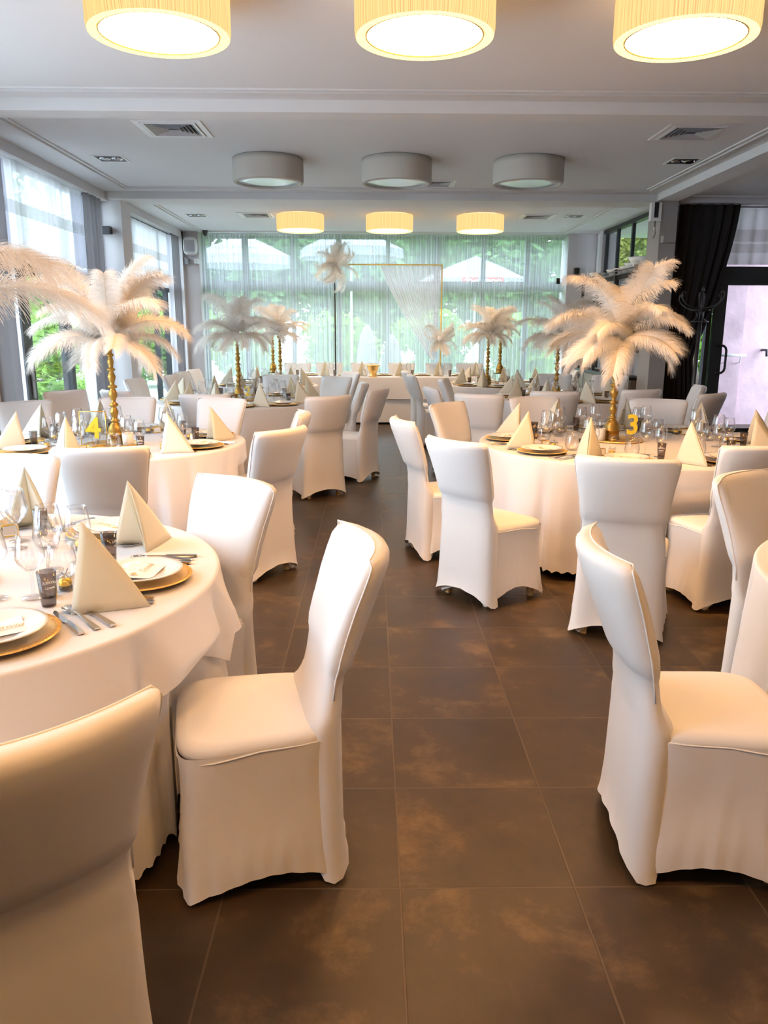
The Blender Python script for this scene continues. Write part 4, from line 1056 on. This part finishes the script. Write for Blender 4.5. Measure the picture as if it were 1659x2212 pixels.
for i, (x, y, h, rd, m) in enumerate(((8.7, 17.3, 5, 1.5, LEAFA), (6.3, 19.2, 5.5, 1.3, LEAFC), (10.9, 20.8, 6.5, 1.7, LEAFA), (6.5, 15.9, 5, .95, LEAFB), (8.4, 22.6, 6.5, 1.4, LEAFB))):
    tree('garden_tree', x, y, h, rd, 1.2, m, 'tree seen through the high windows above the shelf, '+('close and dark', 'yellowish', 'large and distant', 'bright, by the door', 'bright and farthest')[i], 80+i, 7000, .085)
for i, (x, y, h, rd) in enumerate(((-5.0, 8.6, 1.0, .7), (-5.0, 9.9, .9, .7), (-5.1, 11.3, 1.0, .7), (-5.2, 13.0, 1.0, .7), (-5.3, 15.0, 1.0, .8))):
    tree('planter_shrub', x, y, h, rd, 0, LEAFB, 'bright green shrub outside the garden door, '+('in front of the planter', 'beside the folded door', 'behind the column', 'below the smaller window', 'beyond the loudspeaker corner')[i], 100+i, 2600, .06, 'shrub', -.12, 'shrubs outside the garden windows')
for i, (x, y, h, rd) in enumerate(((-12.3, 9.6, 5, 2.0), (-12.0, 15.6, 5.5, 2.1), (-9.5, 19.9, 6, 1.9), (-11.5, 4.6, 5, 2.2))):
    tree('garden_tree', x, y, h, rd, .8, LEAFB, 'pale green tree outside the garden windows, '+('opposite the door', 'opposite the column', 'beyond the corner', 'opposite the grey curtain')[i], 120+i, 3600, .14)
t = thing('wooden_planter', (-6.6, 11.5, -.12), 0, 'long wooden plank planter on the terrace outside the garden door', 'planter')
mb = MB()
for k in range(3): mb.box(-.25, .25, -3.2, 3.2, .35+.26*k, .35+.26*k+.24)
mb.build('planks', PLANK, t, False); bx('plinth', DARKM, (-.22, .22, -3.1, 3.1, 0, .35), t)
def parasol(x, y, z, R, label, text=None, seed=0):
    t = thing('garden_parasol', (x, y, -.12), .3*seed, label, 'parasol', 'open white parasols outside')
    z += .12; mb = MB(); mb.loft([[(r*math.cos(2*PI*i/8), r*math.sin(2*PI*i/8), zz) for i in range(8)] for r, zz in ((.02, z), (R*.5, z-.42*R*.45), (R, z-.42*R))], False, False); mb.build('canopy', PARA, t, False)
    mb = MB(); mb.loft([[(r*math.cos(2*PI*i/8), r*math.sin(2*PI*i/8), zz) for i in range(8)] for r, zz in ((R, z-.42*R), (R*1.005, z-.42*R-.22))], False, False); mb.build('valance', PARA, t, False)
    mb = MB(); mb.tube([(0, 0, 0), (0, 0, z)], .03, 8); mb.build('pole', WHITEP, t)
    return t
pa = parasol(-3.3, 21, 3.9, 1.35, 'white garden parasol behind the voile on the garden side', seed=1)
pb = parasol(-.55, 21, 4.1, 1.35, 'largest white garden parasol, behind the high feather spray', seed=2)
pc = parasol(2.6, 20.5, 3.35, 1.4, 'white garden parasol with a red lettered panel', seed=0)
bx('red_panel', pbr('red_print', (.55, .06, .05), .6), (-.5, .5, -1.36, -1.33, 2.62, 2.88), pc)
text_part('ŻYWIEC', .24, TXT, pc, Matrix.Translation((0, -1.37, 2.66)) @ Matrix.Rotation(PI/2, 4, 'X'), .005, 'printed_lettering', 0, 'CENTER', .006)
text_part('ŻYWIEC', .34, GREYP, pa, Matrix.Rotation(-.3, 4, 'Z') @ Matrix.Translation((0, -1.02, 3.64)) @ Matrix.Rotation(1.2, 4, 'X'), .004, 'printed_lettering', 0, 'CENTER', .006)
pd = parasol(-8.2, 13.5, 3.2, 1.9, 'white parasol outside the garden door', seed=3)
for i, x in enumerate((-.12, .43)):
    t = thing('folded_parasol', (x, 17.6, -.12), 0, 'tall grey folded parasol cover outside, '+('closer to the garden side', 'closer to the tulle')[i], 'parasol')
    mb = MB(); mb.lathe([(.16, .3), (.26, .5), (.24, 1.0), (.15, 1.55-.2*i), (.05, 1.75-.2*i), (.001, 1.78-.2*i)], 20); mb.build('cover', GCURT, t)
    mb = MB(); mb.tube([(0, 0, 0), (0, 0, .4)], .03, 8); mb.build('pole', DARKM, t)
# pink rendered wall with a handrail outside the entrance
t = thing('pink_garden_wall', (0, 13.2, 0), 0, 'pink rendered outdoor wall seen through the entrance door', 'wall'); 
bx('rendered_face', PINK, (5.74, 9.5, 0, .25, -.12, 4.2), t); bx('pilaster', PINK, (5.72, 6.13, -.05, 0, -.12, 4.2), t)
mb = MB(); mb.tube([(5.66, -.12, 1.16), (6.13, -.12, 1.16)], .022, 8); tt = thing('handrail', (0, 13.1, 0), 0, 'white metal handrail fixed to the pink outdoor wall', 'handrail'); mb.build('rail', WHITEP, tt)
mb = MB()
for x in (5.8, 6.05): mb.tube([(x, -.12, 1.15), (x, -.10, 1.05), (x, .04, 1.02)], .01, 6)
mb.build('bracket', WHITEP, tt)
mb = MB(); mb.tube([(6.5, 13.2, 1.24), (6.5, 13.05, 1.24), (6.5, 13.03, 1.14)], .02, 8); tag(mb.build('wall_hook', DARKM), 'small metal hook on the pink outdoor wall', 'hook')

# ------------------------------------------------------------------ light: overcast sky through the windows
w = bpy.data.worlds.new('sky'); sc.world = w; w.use_nodes = True; n = w.node_tree.nodes; l = w.node_tree.links; n.clear()
o = n.new('ShaderNodeOutputWorld'); b = n.new('ShaderNodeBackground'); b.inputs[0].default_value = (.69, .83, 1.0, 1); b.inputs[1].default_value = 5.1
l.new(b.outputs[0], o.inputs[0])
def portal(name, loc, rot, sx, sy):
    L = bpy.data.lights.new(name, 'AREA'); L.shape = 'RECTANGLE'; L.size = sx; L.size_y = sy; L.cycles.is_portal = True
    q = bpy.data.objects.new(name, L); C.objects.link(q); q.location = loc; q.rotation_euler = rot
portal('sky_portal_back', (.2, 14.9, 1.6), (-PI/2, 0, 0), 6.8, 3.2)
portal('sky_portal_garden', (-3.62, 10.6, 1.55), (0, -PI/2, 0), 3.1, 7.2)
portal('sky_portal_garden_near', (-3.62, 3.05, 1.55), (0, -PI/2, 0), 3.1, 5.7)
portal('sky_portal_door', (5.7, 10.95, 1.6), (-PI/2, 0, 0), 3.4, 3.2)
